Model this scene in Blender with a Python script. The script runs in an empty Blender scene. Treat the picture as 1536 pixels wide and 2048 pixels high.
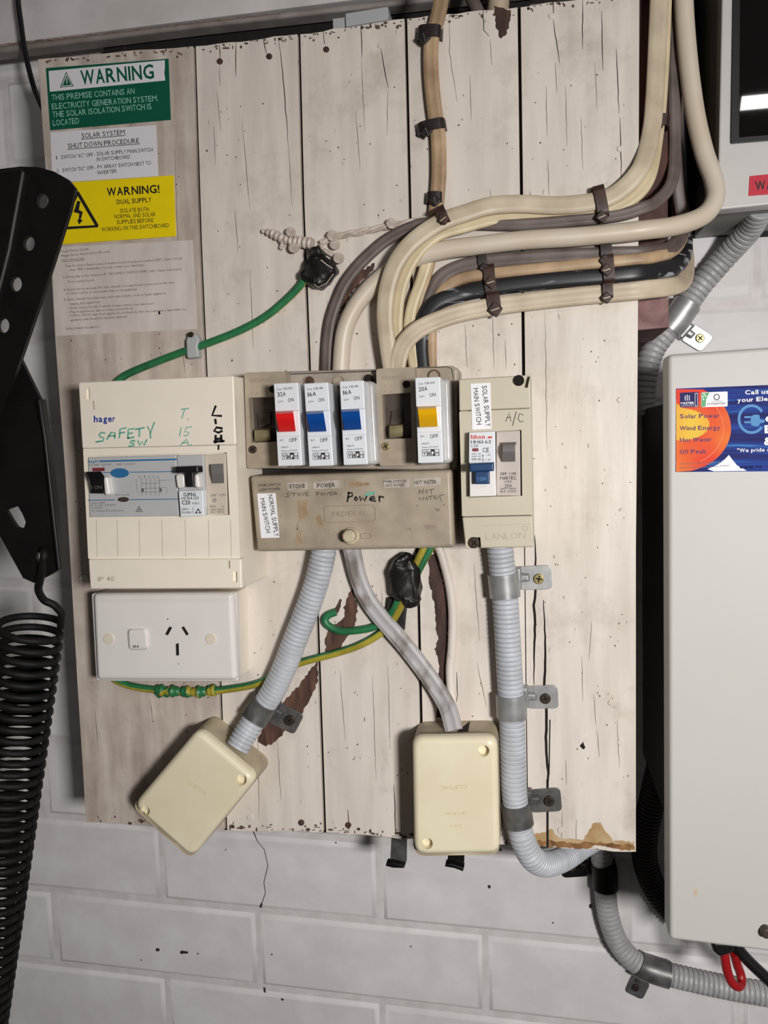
import bpy, bmesh, math, random
from mathutils import Vector, Matrix
from mathutils.geometry import intersect_line_line_2d
random.seed(7)
scene = bpy.context.scene
COL = scene.collection

# ------------------------------------------------------------------ camera
F, CX, CY = 1540.0, 768.0, 1024.0            # focal length and centre for a 1536 x 2048 frame
DIST = 0.61                                   # metres from camera to the painted board
AX = Vector((0.98284738, -0.00251459, -0.18440363))
AD = Vector((0.01935283, 0.99579257, 0.08956906))
AN = Vector((0.18340253, -0.09160145, 0.97876079))
CAM = Vector((0, -DIST, 0))
def to_world(v): return Vector((AX.dot(v), AN.dot(v), -AD.dot(v)))
cam_data = bpy.data.cameras.new('camera')
cam_data.sensor_fit = 'HORIZONTAL'; cam_data.sensor_width = 36.0
cam_data.lens = F / 1536.0 * 36.0
cam_data.clip_start = 0.01
cam = bpy.data.objects.new('camera', cam_data); COL.objects.link(cam)
cr, cu, cb = to_world(Vector((1, 0, 0))), to_world(Vector((0, -1, 0))), to_world(Vector((0, 0, -1)))
cam.matrix_world = Matrix(((cr.x, cu.x, cb.x, CAM.x), (cr.y, cu.y, cb.y, CAM.y), (cr.z, cu.z, cb.z, CAM.z), (0, 0, 0, 1)))
scene.camera = cam

# ------------------------------------------------------------------ light
world = bpy.data.worlds.new('garage_air'); scene.world = world
world.use_nodes = True
wb = world.node_tree.nodes['Background']
wb.inputs[0].default_value = (1.0, 0.97, 0.95, 1); wb.inputs[1].default_value = 0.052
def area(name, loc, target, sx, sy, power, col):
    l = bpy.data.lights.new(name, 'AREA'); l.shape = 'RECTANGLE'; l.size = sx; l.size_y = sy
    l.energy = power; l.color = col
    o = bpy.data.objects.new(name, l); COL.objects.link(o)
    o.location = loc
    o.rotation_euler = (Vector(target) - Vector(loc)).to_track_quat('-Z', 'Y').to_euler()
    return o
lamp = area('work_lamp', (0.37, -0.93, 0.02), (-0.10, 0.0, -0.30), 0.12, 0.10, 7.0, (1.0, 0.985, 0.96))
lamp.data.spread = math.radians(150)
area('fluorescent_tube', (1.19, -1.75, 0.93), (1.19, 0.05, 0.0), 1.2, 0.035, 3.6, (1.0, 0.975, 0.95))
scene.view_settings.view_transform = 'Standard'
scene.view_settings.look = 'None'
scene.view_settings.exposure = 0.0
scene.view_settings.gamma = 1.0
scene.view_settings.use_curve_mapping = False

# ------------------------------------------------------------------ helpers
def U(p, d):
    """point of the place seen at photo pixel p, d millimetres in front of the painted board"""
    r = to_world(Vector(((p[0] - CX) / F, (p[1] - CY) / F, 1.0)))
    return CAM + r * ((DIST - d / 1000.0) / r.y)
def crop(ox, oy, s): return lambda *q: (ox + q[0] * s, oy + q[1] * s)
def mp(f, pts): return [f(*p) for p in pts]
A1, A2 = crop(0, 0, .26042), crop(0, 330, .27344)
A3, A4 = crop(130, 720, .2474), crop(130, 1030, .26693)
A5, A6 = crop(470, 710, .21484), crop(720, 700, .24089)
A7, A8 = crop(480, 920, .20833), crop(740, 900, .22786)
B1, B2, B3, B4 = crop(400, 0, .32552), crop(850, 0, .39063), crop(500, 380, .27344), crop(840, 360, .35156)
B5, B6, B7, B8 = crop(1250, 0, .23443), crop(1250, 440, .254), crop(560, 1080, .28646), crop(240, 1380, .26042)
C1, C2, C3 = crop(740, 1380, .35156), crop(940, 1080, .23438), crop(1080, 1640, .29688)
C5, C6, C7, C8 = crop(0, 640, .32206), crop(0, 1200, .41431), crop(150, 1600, .42318), crop(700, 1640, .32552)
def lin(c):
    c /= 255.0
    return c / 12.92 if c <= .04045 else ((c + .055) / 1.055) ** 2.4
def rgb(c): return (lin(c[0]), lin(c[1]), lin(c[2]), 1.0)

def mat(name, c, rough=.5, metal=0.0, var=.10, scale=60, bump=0.0, c2=None, stretch=(1, 1, 1), spec=.5, detail=4, lo=.35, hi=.7, coat=0.0, trans=0.0):
    m = bpy.data.materials.new(name); m.use_nodes = True
    nt = m.node_tree; b = nt.nodes['Principled BSDF']
    tc = nt.nodes.new('ShaderNodeTexCoord'); mpn = nt.nodes.new('ShaderNodeMapping')
    mpn.inputs['Scale'].default_value = stretch
    nt.links.new(tc.outputs['Object'], mpn.inputs['Vector'])
    nz = nt.nodes.new('ShaderNodeTexNoise'); nz.inputs['Scale'].default_value = scale; nz.inputs['Detail'].default_value = detail
    nt.links.new(mpn.outputs['Vector'], nz.inputs['Vector'])
    rp = nt.nodes.new('ShaderNodeValToRGB')
    a = rgb(c); z = rgb(c2) if c2 else tuple(x * (1 - var) for x in a[:3]) + (1,)
    rp.color_ramp.elements[0].position = lo; rp.color_ramp.elements[0].color = z
    rp.color_ramp.elements[1].position = hi; rp.color_ramp.elements[1].color = a
    nt.links.new(nz.outputs['Fac'], rp.inputs['Fac']); nt.links.new(rp.outputs['Color'], b.inputs['Base Color'])
    b.inputs['Roughness'].default_value = rough; b.inputs['Metallic'].default_value = metal
    b.inputs['Specular IOR Level'].default_value = spec
    b.inputs['Coat Weight'].default_value = coat
    b.inputs['Transmission Weight'].default_value = trans
    if bump:
        bn = nt.nodes.new('ShaderNodeBump'); bn.inputs['Strength'].default_value = bump; bn.inputs['Distance'].default_value = .002
        nt.links.new(nz.outputs['Fac'], bn.inputs['Height']); nt.links.new(bn.outputs['Normal'], b.inputs['Normal'])
    return m

def round_poly(pts, r, n=4):
    out = []; N = len(pts)
    for i in range(N):
        p, a, b = pts[i], pts[i - 1], pts[(i + 1) % N]
        u, v = (a - p), (b - p); lu, lv = u.length, v.length
        if r <= 1e-6 or lu < 1e-9 or lv < 1e-9:
            out += [p.copy() for _ in range(n + 1)]; continue
        u = u / lu; v = v / lv
        ang = math.acos(max(-1, min(1, u.dot(v)))); half = ang / 2
        t = min(r / max(math.tan(half), 1e-3), lu * .48, lv * .48)
        P0, P2 = p + u * t, p + v * t
        for k in range(n + 1):
            s = k / n
            # quadratic blend close to a circular fillet
            w = .5 * (1 + math.sin(half)) if False else 1.0
            q = P0 * (1 - s) ** 2 + p * (2 * s * (1 - s)) + P2 * s ** 2
            out.append(q)
    return out
def area2(pts): return .5 * sum(pts[i - 1].x * pts[i].y - pts[i].x * pts[i - 1].y for i in range(len(pts)))
def inset(pts, e):
    if abs(e) < 1e-9: return [p.copy() for p in pts]
    s = 1 if area2(pts) > 0 else -1; N = len(pts); out = []
    for i in range(N):
        p, a, b = pts[i], pts[i - 1], pts[(i + 1) % N]
        d1 = (p - a).normalized(); d2 = (b - p).normalized()
        n1 = Vector((-d1.y, d1.x)) * s; n2 = Vector((-d2.y, d2.x)) * s
        m = n1 + n2
        if m.length < 1e-6: m = n1
        m = m.normalized(); k = max(m.dot(n1), .35)
        out.append(p + m * (e / k))
    return out
def xz(pts, d): return [Vector((w.x, w.z)) for w in (U(p, d) for p in pts)]
def quadmap(q):
    """u,v in 0..1 over a pixel quad given TL, TR, BR, BL"""
    def f(u, v):
        a = (q[0][0] * (1 - u) + q[1][0] * u, q[0][1] * (1 - u) + q[1][1] * u)
        b = (q[3][0] * (1 - u) + q[2][0] * u, q[3][1] * (1 - u) + q[2][1] * u)
        return (a[0] * (1 - v) + b[0] * v, a[1] * (1 - v) + b[1] * v)
    return f
def sub(q, u0, v0, u1, v1):
    f = quadmap(q); return [f(u0, v0), f(u1, v0), f(u1, v1), f(u0, v1)]
def circ(c, r, n=20, ry=None):
    ry = ry or r
    return [(c[0] + r * math.cos(2 * math.pi * k / n), c[1] + ry * math.sin(2 * math.pi * k / n)) for k in range(n)]
def spline(pts, n=8):
    P = [Vector(p) for p in pts]; out = []
    Q = [P[0] * 2 - P[1]] + P + [P[-1] * 2 - P[-2]]
    for i in range(1, len(Q) - 2):
        a, b, c, d = Q[i - 1], Q[i], Q[i + 1], Q[i + 2]
        for k in range(n):
            t = k / n
            out.append(.5 * ((2 * b) + (c - a) * t + (2 * a - 5 * b + 4 * c - d) * t * t + (3 * b - a - 3 * c + d) * t ** 3))
    out.append(P[-1]); return out
def resample(P, step):
    L = [0.0]
    for i in range(1, len(P)): L.append(L[-1] + (P[i] - P[i - 1]).length)
    n = max(2, int(round(L[-1] / step))); out = []; j = 0
    for k in range(n + 1):
        s = L[-1] * k / n
        while j < len(L) - 2 and L[j + 1] < s: j += 1
        t = (s - L[j]) / max(L[j + 1] - L[j], 1e-9); out.append(P[j].lerp(P[j + 1], min(max(t, 0), 1)))
    return out
def path(pts, step=.002): return resample(spline([U(p[:2], p[2]) for p in pts]), step)

ORG = {}
_glyph = {}
def glyphs(s, bold=0.0):
    key = (s, bold)
    if key not in _glyph:
        cu_ = bpy.data.curves.new('t', 'FONT'); cu_.body = s; cu_.resolution_u = 2; cu_.offset = bold; cu_.fill_mode = 'FRONT'
        o = bpy.data.objects.new('t', cu_); COL.objects.link(o)
        me = bpy.data.meshes.new_from_object(o.evaluated_get(bpy.context.evaluated_depsgraph_get()))
        _glyph[key] = ([v.co.copy() for v in me.vertices], [list(p.vertices) for p in me.polygons])
        bpy.data.objects.remove(o); bpy.data.curves.remove(cu_); bpy.data.meshes.remove(me)
    return _glyph[key]
ADV = dict(zip('ABCDEFGHIJKLMNOPQRSTUVWXYZ', (.667, .667, .722, .722, .667, .611, .778, .722, .278, .5, .667, .556, .833, .722, .778, .667, .778, .722, .667, .611, .722, .667, .944, .667, .667, .611)))
ADV.update({'f': .278, 'i': .222, 'j': .222, 'l': .222, 'm': .833, 'r': .333, 't': .278, 'w': .722, 'c': .5, 'k': .5, 's': .5, 'v': .5, 'x': .5, 'y': .5, 'z': .5, ' ': .278, '.': .278, ',': .278, '-': .333, '!': .278, '/': .278, '"': .355, ':': .278, '~': .584, '&': .667})
CAPH = max(v.y for v in glyphs('H')[0])

class MB:
    def __init__(s): s.v = []; s.f = []; s.mi = []
    def add(s, vs, fs, mi=0):
        o = len(s.v); s.v += [Vector(v) for v in vs]; s.f += [[i + o for i in f] for f in fs]
        s.mi += [mi] * len(fs); return s
    def loft(s, loops, cap0=True, cap1=True, close=True, mi=0):
        n = len(loops[0]); vs = [v for l in loops for v in l]; fs = []
        for k in range(len(loops) - 1):
            for i in range(n if close else n - 1):
                j = (i + 1) % n; fs.append([k * n + i, k * n + j, (k + 1) * n + j, (k + 1) * n + i])
        if cap0: fs.append(list(range(n))[::-1])
        if cap1: fs.append([(len(loops) - 1) * n + i for i in range(n)])
        return s.add(vs, fs, mi)
    def slab(s, poly, d0, d1, r=0, e=0, draft=0, mi=0, n=4, cap0=True):
        """solid with outline poly (pixels, seen at its front depth d1); d in mm from the board"""
        P = xz(poly, d1); r /= 1000; e /= 1000; draft /= 1000
        loops = []
        def put(q, d): loops.append([Vector((a.x, -d, a.y)) for a in q])
        nn = n if r > 0 else 0
        put(round_poly(inset(P, -draft), r, nn) if nn else inset(P, -draft), d0 / 1000)
        put(round_poly(P, r, nn) if nn else P, d1 / 1000 - e)
        if e > 0:
            for k in (1, 2, 3):
                t = k * math.pi / 6; ins = e * (1 - math.cos(t))
                q = inset(P, ins)
                put(round_poly(q, max(r - ins, .0002), nn) if nn else q, d1 / 1000 - e + e * math.sin(t))
        return s.loft(loops, cap0, True, True, mi)
    def plate(s, outer, holes, d0, d1, r=0, mi=0):
        bm = bmesh.new(); es = []
        for k, pl in enumerate([outer] + holes):
            q = xz(pl, d1)
            if k == 0 and r: q = round_poly(q, r / 1000, 4)
            vs = [bm.verts.new((a.x, -d1 / 1000, a.y)) for a in q]
            es += [bm.edges.new((vs[i - 1], vs[i])) for i in range(len(vs))]
        fl = bmesh.ops.triangle_fill(bm, use_beauty=True, edges=es)
        fs = [g for g in fl['geom'] if isinstance(g, bmesh.types.BMFace)]
        ex = bmesh.ops.extrude_face_region(bm, geom=fs, use_keep_orig=True)
        for g in ex['geom']:
            if isinstance(g, bmesh.types.BMVert): g.co.y = -d0 / 1000
        bm.verts.index_update()
        s.add([v.co.copy() for v in bm.verts], [[v.index for v in f.verts] for f in bm.faces], mi); bm.free(); return s
    def flat(s, poly, d, mi=0):
        return s.add([U(p, d) for p in poly], [list(range(len(poly)))], mi)
    def ribbon(s, pts, w, d, mi=0, taper=False, wob=0.0):
        """flat ink or crack line through pixel points"""
        P = [Vector(p) for p in pts]
        if wob:
            Q = []
            for a, c in zip(P, P[1:]):
                k = max(1, int((c - a).length / 14))
                for j in range(k): Q.append(a.lerp(c, j / k) + Vector((random.uniform(-wob, wob), 0)))
            P = Q + [P[-1]]
        n = len(P); vs = []
        for i in range(n):
            t = (P[min(i + 1, n - 1)] - P[max(i - 1, 0)]).normalized(); nn = Vector((-t.y, t.x))
            ww = w / 2
            if taper: ww *= .25 + .75 * math.sin(math.pi * (i + .35) / (n + .4 - .7)) if n > 2 else .7
            ext = t * (w * .35) * (-1 if i == 0 else 1 if i == n - 1 else 0)
            vs += [U(P[i] + ext + nn * ww, d), U(P[i] + ext - nn * ww, d)]
        return s.add(vs, [[2 * i, 2 * i + 1, 2 * i + 3, 2 * i + 2] for i in range(n - 1)], mi)
    def text(s, st, p0, p1, h, d, bold=0.0, mi=0):
        """lettering on the baseline p0-p1, cap height h pixels, set with grotesque letter widths"""
        bold += .003
        V, Fc, pen = [], [], 0.0
        for ch in st:
            adv = ADV.get(ch, .556 if ch.islower() or ch.isdigit() else .667)
            if ch != ' ':
                vs, fs = glyphs(ch, 0.0 if ch == 'M' else bold); x0 = min(v.x for v in vs); x1 = max(v.x for v in vs)
                w0 = x1 - x0; ink = min(max(adv - .09, .8 * w0), 1.28 * w0) if adv > .4 else min(w0, adv - .06); adv = min(adv, ink + .10); o = len(V)
                V += [(pen + (adv - ink) / 2 + (v.x - x0) / max(x1 - x0, 1e-6) * ink, v.y) for v in vs]
                Fc += [[i + o for i in f] for f in fs]
            pen += adv
        x0 = min(v[0] for v in V); x1 = max(v[0] for v in V)
        a, b = Vector(p0), Vector(p1); L = (b - a).length; t = (b - a) / L; up = Vector((t.y, -t.x))
        return s.add([U(a + t * ((x - x0) / (x1 - x0) * L) + up * (y / CAPH * h), d) for x, y in V], Fc, mi)
    def tube(s, P, rad, n=14, w=None, t=None, groove=0.0, lobes=2, caps=True, mi=None, hint=Vector((0, -1, 0)), twist=0.0):
        """sweep: round (rad number or function of arclength) or flat cable w x t"""
        loops = []; L = 0.0; mis = []
        for i, p in enumerate(P):
            if i: L += (P[i] - P[i - 1]).length
            T = (P[min(i + 1, len(P) - 1)] - P[max(i - 1, 0)]).normalized()
            Nn = hint - T * hint.dot(T)
            if Nn.length < 1e-3: Nn = Vector((1, 0, 0)) - T * T.x
            Nn.normalize(); Bn = T.cross(Nn)
            lp = []
            for k in range(n):
                a = 2 * math.pi * k / n + twist * L
                if w:
                    c, si = math.cos(a), math.sin(a)
                    x = math.copysign(abs(c) ** .75, c) * w / 2; y = math.copysign(abs(si) ** .8, si) * t / 2
                    if groove: y *= 1 - groove * (.5 + .5 * math.cos(2 * math.pi * lobes * (x / w + .5) )) * (1 if abs(x) < w * .42 else 0)
                else:
                    r = rad(L) if callable(rad) else rad
                    x, y = r * math.cos(a), r * math.sin(a)
                lp.append(p + Bn * x + Nn * y)
            loops.append(lp)
        o = len(s.f); s.loft(loops, caps, caps)
        if mi:
            for k in range(len(loops) - 1):
                for i in range(n): s.mi[o + k * n + i] = mi(i / n)
        return s
    def sleeve(s, P, r0, r1, n=24):
        L = []
        def ring(p, T, r):
            Nn = Vector((0, -1, 0)); Nn = (Nn - T * Nn.dot(T)).normalized(); Bn = T.cross(Nn)
            return [p + Bn * (r * math.cos(2 * math.pi * k / n)) + Nn * (r * math.sin(2 * math.pi * k / n)) for k in range(n)]
        Ts = [(P[min(i + 1, len(P) - 1)] - P[max(i - 1, 0)]).normalized() for i in range(len(P))]
        for p, T in zip(P, Ts): L.append(ring(p, T, r1))
        for p, T in list(zip(P, Ts))[::-1]: L.append(ring(p, T, r0))
        L.append(L[0]); return s.loft(L, False, False)
    def arch(s, a, b, w, h, d0=0, th=1.0, n=10, mi=0, power=.6):
        """strap from pixel a over to pixel b, w pixels wide, rising h mm"""
        A, B = U(a, d0), U(b, d0); X = (B - A); L = X.length; X /= L; out = Vector((0, -1, 0)); Yw = X.cross(out)
        sc = (U((a[0] + 1, a[1]), d0) - A).length; hw = w * sc / 2; o = []; q = []
        for k in range(n + 1):
            t = math.pi * k / n
            cx = -math.copysign(abs(math.cos(t)) ** power, math.cos(t)); sy = math.sin(t) ** power if math.sin(t) > 1e-6 else 0
            o.append(A + X * (L / 2 + cx * L / 2) + out * (sy * h / 1000)); 
            q.append(A + X * (L / 2 + cx * (L / 2 - th / 1000)) + out * (sy * (h - th) / 1000))
        lp = o + q[::-1]
        return s.loft([[p + Yw * hw for p in lp], [p - Yw * hw for p in lp]], True, True, True, mi)
    def build(s, name, m, parent=None, cut=None, jitter=0.0, org=None, smooth=38):
        me = bpy.data.meshes.new(name)
        if parent is not None: o0 = ORG[parent.name]
        else:
            xs = [v.x for v in s.v]; ys = [v.y for v in s.v]; zs = [v.z for v in s.v]
            o0 = Vector(((min(xs) + max(xs)) / 2, max(ys), min(zs))) if org is None else Vector(org)
        if jitter:
            for v in s.v: v += Vector((random.uniform(-1, 1), random.uniform(-1, 1), random.uniform(-1, 1))) * jitter
        me.from_pydata([v - o0 for v in s.v], [], s.f)
        ms = m if isinstance(m, (list, tuple)) else [m]
        for x in ms: me.materials.append(x)
        for p, i in zip(me.polygons, s.mi): p.material_index = i
        bm = bmesh.new(); bm.from_mesh(me)
        bmesh.ops.recalc_face_normals(bm, faces=bm.faces)
        if len(s.f) and all(abs(v.y - s.v[0].y) < 1e-7 for v in s.v):     # flat print faces the room
            for f in bm.faces:
                if f.normal.y > 0: f.normal_flip()
        bm.to_mesh(me); bm.free()
        o = bpy.data.objects.new(name, me); COL.objects.link(o)
        if parent is not None: o.parent = parent
        else: o.location = o0
        ORG[o.name] = o0
        if cut is not None:
            cm = bpy.data.meshes.new('cut'); cm.from_pydata([v - o0 for v in cut.v], [], cut.f)
            bm = bmesh.new(); bm.from_mesh(cm); bmesh.ops.recalc_face_normals(bm, faces=bm.faces); bm.to_mesh(cm); bm.free()
            co = bpy.data.objects.new('cut', cm); COL.objects.link(co)
            if parent is not None: co.parent = parent
            else: co.location = o0
            md = o.modifiers.new('b', 'BOOLEAN'); md.operation = 'DIFFERENCE'; md.object = co; md.solver = 'EXACT'
            bpy.context.view_layer.update()
            nm = bpy.data.meshes.new_from_object(o.evaluated_get(bpy.context.evaluated_depsgraph_get()))
            o.modifiers.clear(); o.data = nm; nm.name = name
            bpy.data.objects.remove(co)
            me = o.data
        for p in me.polygons: p.use_smooth = True
        me.set_sharp_from_angle(angle=math.radians(smooth))
        if len(me.polygons) > 5:
            wn = o.modifiers.new('weighted_normals', 'WEIGHTED_NORMAL'); wn.keep_sharp = True
        return o

def tag(o, label=None, cat=None, group=None, kind=None):
    if label: o['label'] = label
    if cat: o['category'] = cat
    if group: o['group'] = group
    if kind: o['kind'] = kind
    return o
def thing(name, label, cat, p, d=0, group=None):
    o = bpy.data.objects.new(name, None); COL.objects.link(o); o.empty_display_size = .02
    o.location = U(p, d); ORG[o.name] = o.location.copy()
    return tag(o, label, cat, group)
def part(o, label): o['label'] = label; return o
def ragged(poly, amp=3.0, n=6):
    """irregular torn outline through pixel points"""
    out = []; N = len(poly)
    for i in range(N):
        a, b = Vector(poly[i]), Vector(poly[(i + 1) % N]); t = (b - a); m = max(1, int(t.length / n))
        nn = Vector((-t.y, t.x)).normalized()
        for k in range(m):
            out.append(tuple(a + t * (k / m) + nn * random.uniform(-amp, amp)))
    return out
# ------------------------------------------------------------------ materials
def paint_mat(name, c, c2, dirt, start=.53):
    """old brushed paint on boards: faint vertical grain and irregular grime with a shape of its own"""
    m = mat(name, c, rough=.42, c2=c2, scale=9, stretch=(7, 7, 1.0), detail=6, lo=.3, hi=.62, bump=.25, spec=.35)
    nt = m.node_tree; b = nt.nodes['Principled BSDF']; src = b.inputs['Base Color'].links[0].from_socket
    tc = nt.nodes['Texture Coordinate']
    n2 = nt.nodes.new('ShaderNodeTexNoise'); n2.inputs['Scale'].default_value = 14; n2.inputs['Detail'].default_value = 8; n2.inputs['Roughness'].default_value = .7
    nt.links.new(tc.outputs['Object'], n2.inputs['Vector'])
    r2 = nt.nodes.new('ShaderNodeValToRGB'); r2.color_ramp.elements[0].position = start; r2.color_ramp.elements[1].position = .8
    r2.color_ramp.elements[0].color = (0, 0, 0, 1); r2.color_ramp.elements[1].color = (.5, .5, .5, 1)
    nt.links.new(n2.outputs['Fac'], r2.inputs['Fac'])
    n3 = nt.nodes.new('ShaderNodeTexNoise'); n3.inputs['Scale'].default_value = 240; n3.inputs['Detail'].default_value = 2
    mp3 = nt.nodes.new('ShaderNodeMapping'); mp3.inputs['Scale'].default_value = (1, 1, .5)
    nt.links.new(tc.outputs['Object'], mp3.inputs['Vector']); nt.links.new(mp3.outputs['Vector'], n3.inputs['Vector'])
    r3 = nt.nodes.new('ShaderNodeValToRGB'); r3.color_ramp.elements[0].position = .70; r3.color_ramp.elements[1].position = .78
    r3.color_ramp.elements[0].color = (0, 0, 0, 1); r3.color_ramp.elements[1].color = (.75, .75, .75, 1)
    nt.links.new(n3.outputs['Fac'], r3.inputs['Fac'])
    for fac in (r2, r3):
        mx = nt.nodes.new('ShaderNodeMixRGB'); mx.inputs['Color2'].default_value = rgb(dirt)
        nt.links.new(fac.outputs['Color'], mx.inputs['Fac']); nt.links.new(src, mx.inputs['Color1'])
        src = mx.outputs['Color']
    nt.links.new(src, b.inputs['Base Color']); return m
M = {}
M['plank_left'] = paint_mat('aged_cream_paint_shaded_grimy', (211, 198, 187), (174, 158, 146), (92, 76, 65), .44)  # grime plus a darker tone painted in for the shade at lower left
M['plank'] = paint_mat('aged_cream_paint', (223, 213, 203), (206, 195, 185), (120, 100, 84))
M['wall'] = mat('painted_brick', (229, 225, 224), rough=.55, c2=(217, 212, 211), scale=30, detail=9, bump=.22, spec=.3)
M['mortar'] = mat('painted_mortar', (222, 217, 216), rough=.6, c2=(206, 200, 198), scale=60, detail=8, bump=.4, spec=.3)
M['beam'] = mat('beam_paint', (226, 220, 218), rough=.5, c2=(206, 199, 196), scale=22, detail=8, bump=.2)
M['grime'] = mat('dark_grime', (70, 58, 50), rough=.85, c2=(38, 30, 26), scale=200)
M['specks'] = mat('brown_specks', (118, 98, 84), rough=.85, c2=(62, 48, 40), scale=150)
M['crack'] = mat('gap_shade_dark', (30, 22, 19), rough=.95, c2=(18, 13, 11), scale=90)
M['hair'] = mat('crack_faint', (140, 122, 112), rough=.9, c2=(98, 84, 76), scale=120)
M['tan'] = mat('tan_stain', (194, 170, 132), rough=.75, c2=(168, 134, 90), scale=50, detail=8)
M['rustbrown'] = mat('brown_stain', (164, 122, 76), rough=.8, c2=(104, 66, 38), scale=120, detail=8)
M['bare'] = mat('bare_timber', (112, 78, 62), rough=.75, c2=(54, 35, 28), scale=28, stretch=(5, 5, 1), detail=8, bump=.4)
M['bare_dark'] = mat('bare_timber_dark', (84, 56, 48), rough=.75, c2=(48, 32, 28), scale=40, stretch=(5, 5, 1), detail=8, bump=.4)
M['post'] = mat('red_brown_timber', (88, 46, 36), rough=.65, c2=(48, 24, 20), scale=22, stretch=(6, 6, 1), detail=8, bump=.3)
M['post_pink'] = mat('weathered_timber', (156, 122, 120), rough=.75, c2=(112, 80, 78), scale=60, detail=8, bump=.4)
M['shade_dark'] = mat('near_black_shade', (30, 23, 21), rough=.8, c2=(18, 14, 13), scale=30, stretch=(5, 5, 1))  # near-black brown that stands in for shade behind board and meter box
M['cream'] = mat('cream_plastic', (244, 233, 217), rough=.38, var=.05, scale=30)
M['white'] = mat('white_plastic', (232, 226, 222), rough=.32, var=.04, scale=30)
M['ivory'] = mat('ivory_cap', (226, 216, 196), rough=.4, var=.05)
M['beige'] = mat('aged_beige_plastic', (176, 163, 144), rough=.45, c2=(152, 138, 120), scale=45, detail=6)
M['beige_mid'] = mat('chassis_beige', (178, 166, 154), rough=.45, c2=(150, 138, 126), scale=60, detail=6)
M['beige_ink'] = mat('embossed_lettering', (150, 134, 116), rough=.5, var=.1)
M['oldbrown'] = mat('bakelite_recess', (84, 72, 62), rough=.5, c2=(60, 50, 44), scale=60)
M['oldtoggle'] = mat('aged_khaki_toggle', (150, 138, 104), rough=.45, c2=(110, 98, 72), scale=70)
M['khaki'] = mat('khaki_plastic', (200, 191, 170), rough=.4, var=.06, scale=30)
M['khaki_ink'] = mat('khaki_emboss', (176, 166, 144), rough=.45, var=.05)
M['jb'] = mat('yellowed_plastic', (236, 226, 198), rough=.36, c2=(226, 214, 184), scale=18, detail=5)
M['jb_base'] = mat('dusty_base_plastic', (196, 182, 154), rough=.5, c2=(160, 146, 124), scale=50, detail=8)
M['jb_ink'] = mat('jb_emboss', (208, 194, 150), rough=.45, var=.05)
M['hpm'] = mat('breaker_white', (226, 228, 232), rough=.3, var=.03)
M['hpm_base'] = mat('clear_grey_base', (190, 188, 186), rough=.2, c2=(164, 160, 158), scale=30, coat=.4)
M['din_grey'] = mat('din_grey', (186, 186, 186), rough=.4, var=.05)
M['din_pink'] = mat('din_pinkish', (190, 178, 170), rough=.45, var=.06)
M['grey_toggle'] = mat('grey_toggle', (118, 114, 112), rough=.45, var=.12)
M['navy'] = mat('navy_toggle', (28, 62, 106), rough=.35, var=.08)
M['red'] = mat('red_toggle', (228, 28, 28), rough=.32, var=.05)
M['blue'] = mat('blue_toggle', (8, 72, 152), rough=.32, var=.05)
M['yellow'] = mat('yellow_toggle', (234, 176, 8), rough=.32, var=.06)
M['black'] = mat('black_plastic', (22, 20, 21), rough=.4, var=.2)
M['blackmetal'] = mat('black_painted_steel', (20, 17, 16), rough=.45, c2=(12, 10, 10), scale=60, spec=.3)
M['springsteel'] = mat('oiled_spring_steel', (24, 21, 20), rough=.6, c2=(13, 11, 11), scale=120, spec=.22)
M['tape'] = mat('black_tape', (28, 25, 24), rough=.42, c2=(14, 12, 12), scale=90, bump=.4)
M['conduit'] = mat('grey_conduit', (196, 199, 206), rough=.4, c2=(180, 182, 188), scale=70)
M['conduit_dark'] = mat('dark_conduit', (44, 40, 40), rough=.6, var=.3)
M['conduit_grey'] = mat('wall_conduit', (178, 177, 177), rough=.45, c2=(158, 156, 156), scale=90)
M['zinc'] = mat('galvanised_steel', (188, 188, 187), rough=.4, metal=.5, c2=(150, 150, 150), scale=70)
M['zinc_dark'] = mat('dull_galvanised', (128, 126, 124), rough=.4, metal=.5, c2=(90, 88, 87), scale=80)
M['screw'] = mat('brass_screw', (176, 160, 112), rough=.35, metal=.7, var=.3)
M['dscrew'] = mat('dark_screw', (78, 66, 56), rough=.45, metal=.6, var=.4)
M['tcream'] = mat('cream_sheath', (208, 192, 168), rough=.45, c2=(182, 165, 142), scale=40, detail=6)
M['tyellow'] = mat('yellowed_sheath', (214, 198, 164), rough=.45, c2=(194, 176, 142), scale=40, detail=6)
M['ttan'] = mat('tan_sheath', (190, 162, 128), rough=.48, c2=(152, 124, 96), scale=50, detail=8)
M['twhite'] = mat('offwhite_sheath', (214, 202, 186), rough=.42, c2=(204, 188, 168), scale=26, detail=6)
M['tgrey'] = mat('grey_brown_sheath', (116, 104, 99), rough=.5, c2=(88, 76, 72), scale=45, detail=8)
M['tblack'] = mat('black_sheath_flecked', (34, 33, 36), rough=.4, c2=(150, 152, 156), scale=60, detail=8, lo=.38, hi=.42, stretch=(.35, 1, 1.6))
M['tpaint'] = mat('part_painted_sheath', (178, 174, 174), rough=.5, c2=(120, 110, 104), scale=70, detail=9, lo=.36, hi=.54, stretch=(1, 1, .6))
M['clip'] = mat('brown_painted_clip', (74, 48, 40), rough=.5, c2=(44, 28, 24), scale=120)
M['clipdark'] = mat('black_painted_clip', (48, 36, 33), rough=.45, c2=(28, 22, 21), scale=120)
M['green'] = mat('green_sheath', (48, 126, 78), rough=.42, c2=(34, 98, 60), scale=60)
M['gyellow'] = mat('yellow_stripe', (178, 164, 58), rough=.42, c2=(146, 132, 44), scale=60)
M['ink'] = mat('black_print', (24, 22, 24), rough=.6, var=.1)
M['inkgrey'] = mat('grey_print', (104, 100, 100), rough=.6, var=.1)
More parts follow.
